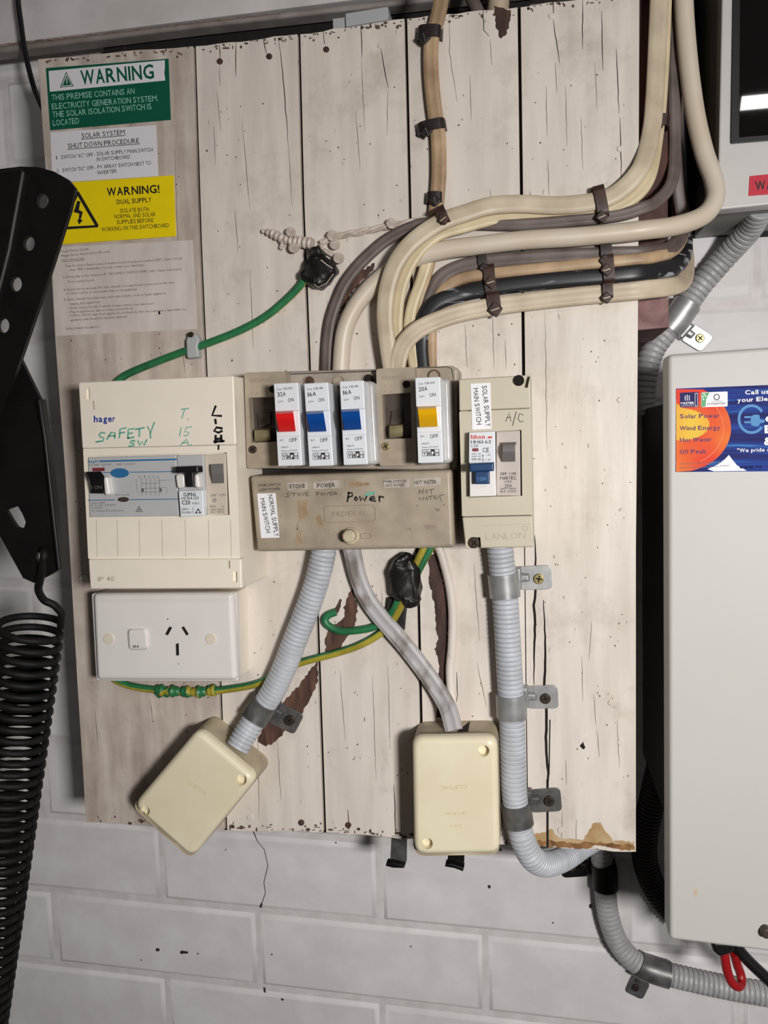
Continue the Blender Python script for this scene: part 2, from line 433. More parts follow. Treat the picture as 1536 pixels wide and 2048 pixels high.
M['inkfaint'] = mat('faint_print', (140, 122, 112), rough=.7, c2=(70, 58, 54), scale=220, lo=.4, hi=.6)
M['marker'] = mat('black_marker', (16, 14, 16), rough=.5, var=.1)
M['gmarker'] = mat('green_marker', (64, 158, 136), rough=.6, c2=(120, 180, 160), scale=300)
M['bmarker'] = mat('blue_print', (16, 52, 150), rough=.5, var=.1)
M['rprint'] = mat('red_print', (208, 64, 56), rough=.5, var=.1)
M['maroon'] = mat('maroon_print', (128, 48, 56), rough=.5, var=.1)
M['bluep'] = mat('blue_band', (44, 106, 156), rough=.5, var=.06)
M['sgreen'] = mat('green_sign', (8, 88, 66), rough=.38, var=.06)
M['swhite'] = mat('sign_white', (226, 222, 226), rough=.35, var=.03)
M['sgreentext'] = mat('pale_green_print', (150, 196, 178), rough=.4, var=.05)
M['syellow'] = mat('yellow_sign', (242, 214, 8), rough=.38, var=.05)
M['paper'] = mat('clear_label_film', (220, 210, 202), rough=.4, c2=(202, 191, 182), scale=16, stretch=(4, 4, 1), bump=.2)
M['steeltape'] = mat('silver_label_tape', (196, 188, 178), rough=.35, c2=(164, 152, 140), scale=160)
M['cabinet'] = mat('cabinet_enamel', (194, 191, 186), rough=.5, spec=.35, var=.02, scale=12)
M['meter'] = mat('meter_grey', (200, 196, 193), rough=.35, var=.04)
M['meter_body'] = mat('meter_body_grey', (150, 148, 142), rough=.5, var=.05)
M['smoke'] = mat('smoked_glass', (16, 13, 13), rough=.02, var=.1, spec=.6)
M['wirepaint'] = mat('painted_wire', (214, 202, 190), rough=.5, c2=(176, 160, 148), scale=160, detail=6)
M['redcable'] = mat('red_sheath', (160, 26, 32), rough=.35, var=.15)
M['ductgrey'] = mat('duct_grey', (176, 178, 180), rough=.5, var=.05)
M['pwhite'] = mat('print_white', (238, 236, 240), rough=.55, var=.02)
M['lightblue'] = mat('print_light_blue', (92, 148, 200), rough=.65, var=.05, spec=.2)

def sticker_mat():
    m = bpy.data.materials.new('printed_advert'); m.use_nodes = True; nt = m.node_tree; b = nt.nodes['Principled BSDF']
    tc = nt.nodes.new('ShaderNodeTexCoord'); sp = nt.nodes.new('ShaderNodeMapping'); sp.inputs['Rotation'].default_value = (0, math.radians(-38), 0)
    sp.inputs['Scale'].default_value = (1.2, 1, 26)
    nt.links.new(tc.outputs['Object'], sp.inputs['Vector'])
    n = nt.nodes.new('ShaderNodeTexNoise'); n.inputs['Scale'].default_value = 9; n.inputs['Detail'].default_value = 3
    nt.links.new(sp.outputs['Vector'], n.inputs['Vector'])
    r = nt.nodes.new('ShaderNodeValToRGB')
    e = r.color_ramp.elements; e[0].position = .38; e[0].color = rgb((26, 28, 92)); e[1].position = .72; e[1].color = rgb((92, 190, 226))
    k = r.color_ramp.elements.new(.55); k.color = rgb((30, 62, 146))
    nt.links.new(n.outputs['Fac'], r.inputs['Fac']); nt.links.new(r.outputs['Color'], b.inputs['Base Color']); b.inputs['Roughness'].default_value = .65; b.inputs['Specular IOR Level'].default_value = .2
    return m
M['advert'] = sticker_mat()
M['sunprint'] = mat('sun_print', (222, 66, 48), rough=.65, spec=.2, c2=(230, 120, 52), scale=22, detail=2, lo=.36, hi=.56)
M['sunyellow'] = mat('sun_yellow_print', (232, 190, 70), rough=.65, spec=.2, c2=(236, 140, 58), scale=24, detail=2)

def screw(parent, c, r_mm, d, m, name='screw', cross=True, h=1.6):
    sc = 2500.0 * (DIST / (DIST - d / 1000.0)) / 1000.0
    r = r_mm * 2.45 * (DIST / (DIST - d / 1000.0))
    b = MB(); b.slab(circ(c, r, 18), d - .5, d + h, 0, min(.7, h * .5)); 
    s = b.build(name, m, parent)
    if cross:
        k = MB(); a = random.uniform(0, 1.5); q = r * .55
        for t in (a, a + math.pi / 2):
            k.ribbon([(c[0] - q * math.cos(t), c[1] - q * math.sin(t)), (c[0] + q * math.cos(t), c[1] + q * math.sin(t))], r * .26, d + h + .06)
        k.build('cross_slot', M['crack'], s)
    return s

# ------------------------------------------------------------------ setting: brick wall, beam
WALL = -125.0
def brick_wall():
    b = MB(); o = U((325, 1805), WALL); X0, Z0 = o.x, o.z; pitch, course = .2405, .0868; j = .0066
    bx = lambda x0, x1, z0, z1, y0, y1, e: [[Vector((x0 + i, y, z0 + i)), Vector((x1 - i, y, z0 + i)), Vector((x1 - i, y, z1 - i)), Vector((x0 + i, y, z1 - i))] for i, y in ((0, y0), (e * .3, y0 - (y0 - y1) * .3), (e * .7, y0 - (y0 - y1) * .82), (e, y1))]
    Y = -WALL / 1000.0
    for r in range(-12, 14):
        off = 0 if r % 2 == 0 else pitch * .445
        for c in range(-6, 6):
            x0 = X0 + off + c * pitch + j / 2 + random.uniform(-.001, .001); x1 = x0 + pitch - j
            z0 = Z0 + r * course + j / 2; z1 = z0 + course - j
            b.loft(bx(x0, x1, z0, z1, Y + .0030, Y + random.uniform(-.0003, .0003), .0050), False, True)
    x0, x1, z0, z1 = X0 - 6 * pitch, X0 + 6.4 * pitch, Z0 - 12 * course, Z0 + 14 * course
    b.loft([[Vector((x0, y, z0)), Vector((x1, y, z0)), Vector((x1, y, z1)), Vector((x0, y, z1))] for y in (Y + .05, Y + .0029)], True, True, True, 1)
    w = b.build('wall_back', [M['wall'], M['mortar']], smooth=70); tag(w, kind='structure')
    k = MB()
    k.ribbon(mp(C7, [(845, 150), (862, 195), (895, 235), (912, 310), (893, 390), (900, 440), (880, 500)]), 1.2, WALL + .6)
    k.ribbon(mp(C7, [(882, 492), (878, 506)]), 4, WALL + .7); k.ribbon(mp(C7, [(897, 890), (898, 908)]), 3, WALL + .7)
    for p in ((390, 708, 9), (515, 720, 8), (580, 726, 4), (930, 730, 4), (980, 943, 6), (314, 756, 3), (712, 235, 3), (1234, 203, 3)):
        k.flat([C7(*q) for q in ragged(circ(p[:2], p[2] * (2.6 if p[0] == 515 else 1), 8, p[2]), 2, 4)], WALL + .6)
    for p in ((1478, 530, 11), (855, 410, 9), (1246, 632, 5), (374, 778, 4), (925, 183, 6)):
        k.flat([C8(*q) for q in ragged(circ(p[:2], p[2], 8, p[2] * 1.3), 2, 4)], WALL + .6)
    k.build('paint_chip', M['grime'], w)
brick_wall()
def floor():
    z = U((325, 1805), WALL).z - 12 * .0868
    b = MB(); c = [Vector((x, y, z)) for x, y in ((-1.8, .13), (1.2, .13), (1.2, -2.4), (-1.8, -2.4))]
    b.loft([[v - Vector((0, 0, .06)) for v in c], c]); tag(b.build('floor', mat('concrete_floor', (120, 116, 112), rough=.8, scale=14, detail=8)), kind='structure')
floor()

def beam():
    b = MB()
    # painted steel lintel: web face above, a lip along its lower edge
    b.slab([(-500, -600), (1500, -700), (1300, -72), (860, -20), (400, 38), (0, 88), (-500, 148)], -102, -93, 0, 1.5)
    w = b.build('trim_1', M['beam'], smooth=30); tag(w, kind='structure')
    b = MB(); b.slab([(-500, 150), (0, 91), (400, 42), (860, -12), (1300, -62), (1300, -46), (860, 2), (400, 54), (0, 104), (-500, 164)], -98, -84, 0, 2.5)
    b.build('lower_lip', mat('lip_shaded_paint', (160, 152, 148), rough=.55, c2=(132, 122, 116), scale=40, detail=8), w)  # lip coloured darker than the web for its shaded underside
    k = MB()
    k.flat(ragged([(-4, 89), (110, 77), (260, 60), (420, 41), (560, 25), (560, 27), (400, 45), (200, 69), (80, 84), (-4, 94)], 1.3, 5), -83.6)
    k.build('rust_line', mat('faded_rust', (150, 132, 124), rough=.7, c2=(110, 88, 78), scale=90), w)
beam()

# near-black slabs added for the shaded top gap and the shade behind the meter box
o = MB().slab([(206, 40), (1060, -80), (1060, 160), (206, 220)], WALL, -104, 0, 1).build('gap_shade_strip', M['shade_dark'])
tag(o, 'near-black strip added for the dark gap between the painted board and the white beam', 'dark strip')
o = MB().slab([(1335, -150), (1900, -150), (1900, 470), (1338, 470)], WALL, WALL + 6, 0, 1).build('meter_shade_panel', M['shade_dark'])
tag(o, 'near-black panel added for the shade on the wall behind the white meter box', 'panel')
p = thing('timber_post', 'red brown timber post behind the right edge of the painted board', 'post', (1310, 650), -20)
MB().slab([(1240, -300), (1338, -300), (1336, 540), (1240, 540)], WALL, -21, 0, 1).build('upper_length', M['post'], p)
MB().slab([(1240, 541), (1337, 541), (1338, 655), (1240, 663)], WALL, -21, 0, 1).build('weathered_end', M['post_pink'], p)

# ------------------------------------------------------------------ painted board
T = {  # pixel x of each joint at the listed heights
 0: [(75, 118), (95, 400), (110, 680), (131, 960), (154, 1361), (172, 1645)],
 1: [(388, 92), (400, 480), (411, 735), (427, 1050), (440, 1380), (451, 1660)],
 2: [(597, 68), (605, 400), (617, 700), (630, 1100), (640, 1400), (649, 1665)],
 3: [(811, 37), (819, 400), (826, 760), (836, 1180), (842, 1450), (848, 1681)],
 4: [(1038, 14), (1043, 400), (1047, 735), (1049, 1103), (1052, 1380), (1056, 1693)],
 5: [(1279, -20), (1277, 500), (1275, 800), (1272, 1100), (1272, 1400), (1272, 1704)]}
board = thing('mounting_board', 'cream painted board of vertical timber planks that carries the switchgear', 'board', (720, 1680), 0)
planks = []
for i in range(5):
    g = 3.0 if i < 4 else 0
    l = [(x + (3.0 if i else 0), y) for x, y in T[i]]; r = [(x - g, y) for x, y in T[i + 1]]
    if i == 3: r = [(x - (g if y < 1000 else .8), y) for x, y in T[4]]
    if i == 4: l = [(x + (3.0 if y < 1000 else .8), y) for x, y in T[4]]
    top, bot = [], []
    n = 9
    for k in range(1, n):
        s = k / n
        top.append((l[0][0] * (1 - s) + r[0][0] * s, l[0][1] * (1 - s) + r[0][1] * s + random.uniform(-2.2, 2.2)))
        bot.append((r[-1][0] * (1 - s) + l[-1][0] * s, r[-1][1] * (1 - s) + l[-1][1] * s + random.uniform(-2, 2)))
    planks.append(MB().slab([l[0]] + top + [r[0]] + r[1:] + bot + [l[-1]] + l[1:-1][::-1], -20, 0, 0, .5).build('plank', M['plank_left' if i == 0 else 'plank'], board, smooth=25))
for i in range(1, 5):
    e = T[i]; MB().slab([(x - 7, y) for x, y in e] + [(x + 7, y) for x, y in e[::-1]], -18, -5).build('joint_shade_strip', M['bare_dark' if i == 9 else 'crack'], board)  # near-black strip behind each joint paints the shade in the gap
# weathering that belongs to each plank
def wear(i, name, m, fn):
    b = MB(); fn(b); return b.build(name, m, planks[i])
def ribs(ls, w, d=.12):
    def fn(b):
        for l in ls: b.ribbon(l, w, d, taper=True, wob=.7)
    return fn
H0 = [[(120, 300), (122, 420)], [(250, 90), (262, 230), (259, 300)], [(350, 300), (356, 520)], [(365, 700), (370, 745)], [(190, 1420), (196, 1500)], [(300, 1400), (305, 1440)]]
H1 = [[(434, 182), (442, 260)], [(439, 130), (440, 172)], [(484, 240), (500, 420)], [(500, 540), (507, 700)], [(428, 250), (430, 330)], [(470, 420), (476, 505)], [(545, 1380), (548, 1480)], [(577, 293), (584, 410)], [(515, 1450), (518, 1640)], [(555, 1480), (562, 1600)]]
K1 = [[(472, 85), (472, 153)], [(556, 72), (564, 130), (577, 293)], [(527, 78), (533, 107)], [(439, 90), (440, 118)]]
H2 = [[(722, 114), (730, 260)], [(712, 220), (720, 340)], [(680, 1340), (690, 1480)], [(763, 1180), (767, 1270)], [(700, 520), (706, 620)], [(655, 600), (660, 720)], [(745, 1350), (752, 1560)], [(776, 1330), (780, 1500)], [(776, 180), (774, 270)]]
K2 = [[(646, 62), (649, 88)], [(722, 49), (724, 114)], [(763, 98), (768, 137), (777, 176)], [(788, 1570), (792, 1676)], [(696, 1620), (698, 1660)]]
H3 = [[(899, 31), (899, 105), (914, 203)], [(948, 1127), (959, 1282)], [(954, 1326), (973, 1413)], [(980, 380), (983, 402)], [(930, 650), (934, 735)], [(1010, 680), (1012, 738)], [(985, 620), (988, 738)], [(980, 80), (984, 130)], [(940, 150), (942, 240)]]
K3 = [[(905, 1235), (906, 1262)], [(913, 1345), (915, 1390), (912, 1410)], [(966, 16), (968, 60), (978, 72)]]
H4 = [[(1092, 172), (1094, 273)], [(1131, 172), (1134, 293)], [(1162, 234), (1166, 340)], [(1190, 125), (1194, 219)], [(1111, 125), (1113, 187)], [(1096, 320), (1098, 390)], [(1183, 1244), (1178, 1319)], [(1164, 1312), (1165, 1403)], [(1234, 1440), (1239, 1535)], [(1194, 1461), (1199, 1513)], [(1125, 1623), (1123, 1690)], [(1188, 1390), (1192, 1450)], [(1132, 1520), (1133, 1570)], [(1090, 620), (1094, 900)], [(1152, 1640), (1153, 1695)]]
K4 = [[(1106, 39), (1119, 125)], [(1165, 0), (1165, 98)], [(1203, 23), (1206, 141)], [(1233, 98), (1238, 227)], [(1240, 234), (1243, 359)], [(1106, -2), (1107, 30)]]
for i, (H, K) in enumerate(((H0, []), (H1, K1), (H2, K2), (H3, K3), (H4, K4))):
    for l in H: wear(i, 'hairline_crack', M['hair'], ribs([l], 1.2))
    for l in K: wear(i, 'crack', M['crack'], ribs([l], 1.7, .15))
wear(4, 'split', M['crack'], lambda b: b.ribbon([(1070, 1072), (1071, 1132), (1071, 1180), (1068, 1211), (1070, 1244), (1069, 1286), (1068, 1314), (1068, 1368)], 5, .16, taper=True, wob=.8))
wear(4, 'split', M['crack'], lambda b: b.ribbon([(1087, 1202), (1090, 1272), (1091, 1314), (1088, 1371), (1093, 1417), (1092, 1503), (1097, 1545), (1095, 1600), (1095, 1694)], 5.5, .16, taper=True, wob=.8))
wear(4, 'split', M['crack'], lambda b: b.ribbon([(1100, 1440), (1098, 1549)], 2.5, .17))
wear(4, 'split', M['crack'], lambda b: b.ribbon([(1095, 1560), (1095, 1693)], 4.6, .18))
wear(4, 'tan_stain', M['tan'], lambda b: (b.flat(ragged([(1060, 1690), (1068, 1668), (1090, 1664), (1102, 1658), (1120, 1676), (1165, 1680), (1178, 1664), (1186, 1645), (1200, 1646), (1214, 1664), (1226, 1682), (1268, 1684), (1269, 1700), (1160, 1696)], 1.8, 5), .13)))
wear(4, 'brown_stain', M['rustbrown'], lambda b: b.flat(ragged([(1060, 1690), (1070, 1682), (1100, 1680), (1150, 1686), (1200, 1684), (1240, 1688), (1268, 1690), (1269, 1701), (1160, 1697)], 2.4, 5), .16))
wear(4, 'paint_flake', M['plank'], lambda b: b.flat(ragged([(1183, 1695), (1190, 1689), (1215, 1694), (1240, 1698), (1240, 1701), (1190, 1698)], 1.2, 5), .2))
wear(2, 'bare_patch', M['bare'], lambda b: (
    b.flat(ragged([(695, 1192), (688, 1215), (690, 1235), (668, 1250), (655, 1256), (651, 1278), (651, 1320), (664, 1306), (677, 1300), (695, 1275), (712, 1246), (715, 1217), (709, 1192), (706, 1172)], 2, 5), .14)))
wear(2, 'bare_patch', M['bare'], lambda b: b.flat(ragged([(680, 1197), (669, 1217), (671, 1232), (679, 1222), (684, 1200)], 1, 4), .14))
wear(2, 'bare_patch', M['bare'], lambda b: b.flat(ragged([(749, 525), (713, 549), (689, 588), (676, 630), (684, 626), (700, 590), (720, 566), (746, 541)], 2, 5), .14))
wear(1, 'bare_patch', M['bare'], lambda b: (
    b.flat(ragged([(634, 1322), (617, 1344), (600, 1369), (566, 1404), (540, 1430), (521, 1466), (516, 1484), (532, 1493), (552, 1484), (568, 1466), (606, 1424), (623, 1395), (636, 1361)], 2, 5), .14)))
wear(3, 'bare_patch', M['bare_dark'], lambda b: (
    b.flat(ragged([(857, 1112), (859, 1166), (869, 1209), (871, 1252), (878, 1278), (869, 1298), (878, 1323), (878, 1358), (875, 1384), (872, 1436), (892, 1436), (895, 1366), (896, 1223), (887, 1166), (872, 1106)], 1.8, 5), .14)))
wear(3, 'bare_patch', M['bare_dark'], lambda b: b.flat(ragged([(987, 12), (1022, 20), (1018, 50), (1012, 72), (1000, 78), (990, 40)], 2.2, 5), .14))
wear(3, 'paint_strip', M['plank'], lambda b: b.flat(ragged([(898, 1300), (904, 1270), (912, 1320), (906, 1340)], 1, 4), .16))
# damp grime along the top and bottom edges of the boards
for i in range(5):
    def fn(b, i=i):
        for (y, s, n) in ((0, 1, 34), (1, -1, 30)):
            for k in range(n):
                t = random.uniform(.03, .97); e = 0 if y == 0 else -1
                x = T[i][e][0] * (1 - t) + T[i + 1][e][0] * t; yy = T[i][e][1] * (1 - t) + T[i + 1][e][1] * t + s * (2.5 + abs(random.gauss(0, 6)))
                b.flat(ragged(circ((x, yy), abs(random.gauss(0, 2.2)) + .8, 7, abs(random.gauss(0, 1.6)) + .7), .8, 2), .11)
        for k in range(60):
            t = random.uniform(.06, .94); v = random.uniform(.05, .95)
            x = (T[i][0][0] * (1 - v) + T[i][-1][0] * v) * (1 - t) + (T[i + 1][0][0] * (1 - v) + T[i + 1][-1][0] * v) * t
            y = 60 + v * 1580
            b.flat(ragged(circ((x, y), random.uniform(.8, 2.0), 6, random.uniform(.8, 2.4)), .5, 2), .11)
    tag(wear(i, 'dirt_specks', M['specks'], fn), kind='stuff')
NAILS = [(0, (166, 1159), 1), (1, (439, 122), 0), (1, (538, 112), 0), (2, (652, 98), 0), (2, (761, 90), 1), (4, (1103, 31), 1), (4, (1240, 297), 1), (4, (1241, 1485), 1), (4, (1222, 1406), 1), (4, (1121, 1661), 1), (4, (1240, 800), 1), (1, (500, 1636), 1), (1, (602, 1646), 0), (2, (696, 1651), 0), (4, (1112, 440), 1)]
for i, c, painted in NAILS:
    s = MB().slab(circ(c, 6.2 if c[0] != 166 else 8.5, 14), -1, .9 if c[0] != 166 else 3, 0, .6).build('nail_head', M['plank'] if painted else M['bare_dark'], planks[i])
    if not painted: part(s, 'rusted nail head')
wear(4, 'hole', M['crack'], lambda b: b.flat(ragged([(1160, 1492), (1166, 1483), (1171, 1494), (1167, 1499)], .8, 3), .2))
for i, c in ((3, (904, 1250)),):
    wear(i, 'knot', M['bare_dark'], lambda b: b.flat(ragged(circ(c, 4, 10, 11), 1.2, 4), .2))
# ------------------------------------------------------------------ signs on the board
def sign_base(name, label, cat, poly, m, d=.9, group=None):
    o = MB().slab(poly, .1, d, 0, .2).build(name, m); return tag(o, label, cat, group)
# green warning sign
s = sign_base('warning_sign', 'green and white solar warning sign at the top left corner of the board', 'sign', mp(A1, [(352, 522), (1292, 450), (1310, 918), (385, 998)]), M['sgreen'])
MB().flat(mp(A1, [(373, 545), (1266, 462), (1266, 520), (1262, 560), (1270, 618), (383, 705)]), 1.0).build('white_band', M['swhite'], s)
b = MB(); b.text('WARNING', A1(625, 650), A1(1185, 600), 27.5, 1.1, .018)
b.plate(mp(A1, [(508, 550), (565, 662), (460, 672)]), [mp(A1, [(509, 562), (556, 657), (470, 666)])], 1.0, 1.1)
b.flat(mp(A1, [(511, 578), (548, 652), (480, 659)]), 1.1); b.build('heading', M['sgreen'], s)
b = MB(); b.ribbon(mp(A1, [(512, 600), (514, 640)]), 1.6, 1.2); b.build('warning_triangle_mark', M['swhite'], s)
b = MB()
for t, p, q in (('THIS PREMISE CONTAINS AN', (400, 772), (1035, 720)), ('ELECTRICITY GENERATION SYSTEM.', (400, 840), (1215, 775)), ('THE SOLAR ISOLATION SWITCH IS', (405, 902), (1165, 838)), ('LOCATED', (408, 967), (610, 948))):
    b.text(t, A1(*p), A1(*q), 11.5, 1.0)
b.build('lettering', M['sgreentext'], s)
# shut down procedure
s = sign_base('procedure_label', 'small white printed solar shut down procedure label below the green sign', 'label', mp(A1, [(385, 1015), (1195, 960), (1212, 1352), (402, 1405)]), M['swhite'], .7)
b = MB()
for t, p, q, h in (('SOLAR SYSTEM', (628, 1062), (960, 1032), 9.6), ('SHUT DOWN PROCEDURE', (522, 1140), (1070, 1097), 9.6), ('1.', (432, 1224), (450, 1222), 7), ('SWITCH "AC" OFF -', (470, 1222), (735, 1200), 7.4), ('SOLAR SUPPLY MAIN SWITCH', (745, 1196), (1175, 1162), 7.4), ('IN SWITCHBOARD', (745, 1238), (1000, 1217), 7.4), ('2.', (437, 1325), (456, 1323), 7), ('SWITCH "DC" OFF -', (480, 1322), (738, 1300), 7.4), ('PV ARRAY SWITCH NEXT TO', (750, 1297), (1160, 1264), 7.4), ('INVERTER', (752, 1341), (898, 1326), 7.4)):
    b.text(t, A1(*p), A1(*q), h, .8)
b.ribbon(mp(A1, [(626, 1070), (962, 1040)]), 1.2, .8); b.ribbon(mp(A1, [(520, 1148), (1072, 1105)]), 1.2, .8)
b.build('lettering', M['ink'], s)
# yellow dual supply sign
s = sign_base('warning_sign', 'yellow dual supply warning sign with a black lightning triangle', 'sign', mp(A2, [(398, 134), (1268, 75), (1285, 520), (415, 582)]), M['syellow'], 1.1)
b = MB()
for t, p, q, h, bo in (('WARNING!', (783, 226), (1168, 202), 15.5, .022), ('DUAL SUPPLY', (855, 287), (1108, 270), 9.2, .012), ('ISOLATE BOTH', (880, 350), (1090, 338), 8.2, 0), ('NORMAL AND SOLAR', (838, 393), (1138, 374), 8.2, 0), ('SUPPLIES BEFORE', (855, 433), (1123, 418), 8.2, 0), ('WORKING ON THIS SWITCHBOARD', (745, 487), (1238, 455), 8.2, 0)):
    b.text(t, A2(*p), A2(*q), h, 1.2, bo)
b.build('lettering', M['ink'], s)
b = MB(); o_ = mp(A2, [(560, 195), (576, 193), (720, 438), (716, 456), (448, 474), (436, 456)]); i_ = mp(A2, [(568, 226), (694, 440), (470, 452)])
b.plate(o_, [i_], 1.0, 1.2)
b.flat(mp(A2, [(565, 262), (588, 266), (577, 328), (606, 344), (590, 400), (607, 402), (578, 436), (564, 400), (575, 399), (580, 356), (538, 344)]), 1.2)
b.build('lightning_triangle', M['ink'], s)
# user instructions sheet
s = sign_base('instruction_sheet', 'faded clear film safety switch instruction sheet below the yellow sign', 'label', mp(A2, [(375, 602), (1408, 548), (1442, 1200), (405, 1252)]), M['paper'], .45)
b = MB()
for t, p, q in (('Hager Safety Switch', (448, 640), (648, 622)), ('Hager Safety Switch/Circuit Breaker', (450, 672), (805, 640)), ('User Instructions', (450, 704), (615, 690)),
    ('Test the Safety Switch every 3 months by pressing button marked TEST, Safety Switch', (478, 748), (1332, 690)), ('must TRIP immediately, if no trip, contact your electrician', (510, 775), (1055, 738)),
    ('2. During day to day operation IF THE SAFETY SWITCH TRIPS, follow these instructions', (458, 828), (1328, 768)), ('Reset safety Switch', (500, 862), (690, 850)),
    ('4. Safety Switch remains ON, fault cleared, note appliances connected at that time', (465, 922), (1275, 866)), ('as there may be an intermittent fault in one appliance', (488, 948), (1003, 915)),
    ('5. Safety Switch trips after reset, indicates a faulty circuit or faulty appliance', (468, 994), (1212, 945)), ('- Unplug ALL appliances', (500, 1026), (730, 1008)), ('- Reset Safety Switch, if unable to reset contact your electrician', (500, 1054), (1128, 1020)),
    ('- Plug in appliances, one at a time, and switch on', (500, 1084), (972, 1055)), ('- If Safety Switch trips when appliance switched on, then this indicates a fault within the', (500, 1110), (1362, 1062)), ('appliance and should be repaired replaced', (512, 1142), (928, 1115)), ('Safety Switch installed by', (482, 1205), (728, 1190))):
    b.text(t, A2(*p), A2(*q), 4.6, .55)
b.ribbon(mp(A2, [(450, 710), (615, 696)]), .8, .55)
b.build('lettering', M['inkfaint'], s)
b = MB(); b.flat([A2(*q) for q in ragged(circ((1165, 1080), 9, 8, 14), 3, 4)], .6); b.build('torn_hole', M['crack'], s)

# ------------------------------------------------------------------ cream consumer unit and its modules
Q_ALL = [A3(108, 182), A3(1361, 127), A4(1325, 552), A4(185, 556)]
enc = thing('switchboard_enclosure', 'cream plastic switchboard enclosure at the left above the power socket', 'enclosure', A4(800, 560), 0)
MB().slab(Q_ALL, 0, 59, 2, 1.0, 1.0).build('body', M['cream'], enc)
cov = MB().slab([A3(105, 180), A3(1361, 125), A3(1381, 686), A3(136, 716)], 59.2, 64.5, 1.5, 1.2).build('top_cover', M['cream'], enc,
    cut=MB().slab([A3(150, 228), A3(190, 228), A3(193, 316), A3(153, 318)], 61, 66).slab([A3(205, 332), A3(226, 330), A3(230, 402), A3(208, 404)], 61, 66))
WIN = [A3(205, 776), A3(1306, 746), A3(1331, 1252), A3(200, 1270)]
fas = MB().plate([A3(146, 717), A3(1381, 690), A4(1312, 327), A4(174, 330)], [WIN], 59.2, 64, 1.2).build('front_panel', M['cream'], enc)
low = MB().slab([A4(172, 333), A4(1320, 329), A4(1326, 552), A4(186, 557)], 59.2, 67, 1.5, 1.5).build('bottom_cover', M['cream'], enc,
    cut=MB().slab([A4(1242, 428), A4(1283, 428), A4(1284, 506), A4(1244, 506)], 63.5, 69).slab([A4(1212, 346), A4(1230, 345), A4(1230, 404), A4(1214, 404)], 63.5, 69))
b = MB()
for x in (235, 390, 555, 725, 900, 1075, 1240): b.ribbon([A4(x, 36), A4(x + 6, 312)], .9, 64.1)
b.build('blanking_score', M['khaki_ink'], fas)
b = MB(); b.text('IP 40', A4(245, 498), A4(370, 494), 9, 67.1); b.build('embossed_lettering', M['khaki_ink'], low)
b = MB(); b.text('hager', A3(233, 502), A3(404, 498), 12.5, 64.65, .022); b.build('maker_lettering', M['bmarker'], cov)
b = MB()
INK = lambda b, f, ls, w, d: [b.ribbon(mp(f, l), w, d) for l in ls]
INK(b, A3, [[(322, 592), (295, 585), (275, 605), (285, 622), (315, 630), (305, 655), (250, 662)], [(340, 640), (372, 585), (405, 590), (402, 632)], [(350, 615), (400, 612)], [(440, 628), (445, 560), (492, 548)], [(445, 590), (480, 585)],
    [(508, 632), (512, 560), (556, 556)], [(512, 595), (545, 590)], [(510, 632), (556, 624)], [(570, 560), (640, 548)], [(602, 556), (600, 618)], [(668, 540), (690, 590), (722, 505)], [(690, 590), (692, 628)],
    [(565, 655), (535, 652), (525, 668), (555, 676), (560, 692), (518, 696)], [(590, 655), (605, 690), (622, 660), (640, 690), (660, 645)]], 3.3, 64.65)
INK(b, A3, [[(940, 398), (1000, 392)], [(968, 396), (945, 470)], [(990, 478), (996, 482)], [(940, 545), (925, 615)], [(1025, 540), (980, 545), (968, 580), (1005, 585), (985, 612), (960, 610)], [(932, 688), (985, 640), (998, 690)], [(945, 670), (995, 668)], [(1015, 684), (1022, 688)]], 2.0, 64.65)
b.build('marker_writing', M['gmarker'], cov)
b = MB()
INK(b, A3, [[(1217, 375), (1190, 448), (1262, 452)], [(1215, 482), (1219, 512)], [(1268, 552), (1225, 545), (1205, 572), (1240, 588), (1268, 574)], [(1218, 612), (1216, 668)], [(1262, 610), (1266, 660)], [(1216, 640), (1266, 634)], [(1206, 660), (1284, 655)]], 4.8, 64.65)
b.build('marker_writing', M['marker'], cov)
b = MB(); INK(b, A3, [[(1242, 690), (1240, 722)]], 3.6, 64.2); b.build('marker_tail', M['marker'], fas)

def wedge(b, q, d0, dt, dm, db, mi=0):
    """rocker: prism between the sides of quad q with a bulged front"""
    L = []
    for u in (0, 1):
        f = quadmap(q)
        L.append([U(f(u, 0), d0), U(f(u, 0), dt), U(f(u, .12), dt + (dm - dt) * .75), U(f(u, .4), dm), U(f(u, .65), dm - (dm - db) * .3), U(f(u, 1), db), U(f(u, 1), d0)])
    return b.loft(L, True, True, True, mi)
# residual current switch
rcd = thing('safety_switch', 'wide grey safety switch module with a blue oval in the cream enclosure', 'switch', A3(550, 1265), 60)
q = [A3(185, 786), A3(898, 767), A3(921, 1262), A3(197, 1271)]
MB().slab(q, 59.2, 66, .6, .8).build('body', M['din_grey'], rcd)
b = MB(); b.ribbon(mp(A3, [(282, 819), (898, 803)]), 3.2, 66.1); b.ribbon(mp(A3, [(300, 911), (372, 909)]), 1.6, 66.1); b.ribbon(mp(A3, [(528, 907), (905, 901)]), 1.6, 66.1)
b.ribbon(mp(A3, [(190, 1134), (400, 1131)]), 1.6, 66.1); b.ribbon(mp(A3, [(528, 1129), (912, 1124)]), 1.6, 66.1)
b.text('hager', A3(190, 832), A3(268, 826), 5, 66.1, .02); b.build('blue_print', M['bluep'], rcd)
MB().slab(circ(A3(440, 914), 18.5, 24, 9.6), 65.8, 66.8, 0, .4).build('test_button', M['bluep'], rcd)
b = MB(); b.flat([A3(220, 872), A3(320, 870), A3(321, 898), A3(221, 900)], 66.1); b.build('red_indicator', M['maroon'], rcd)
MB().slab(circ(A3(470, 1128), 11.5, 18, 5), 65.8, 66.6, 0, .3).build('dark_button', M['oldbrown'], rcd)
b = MB()
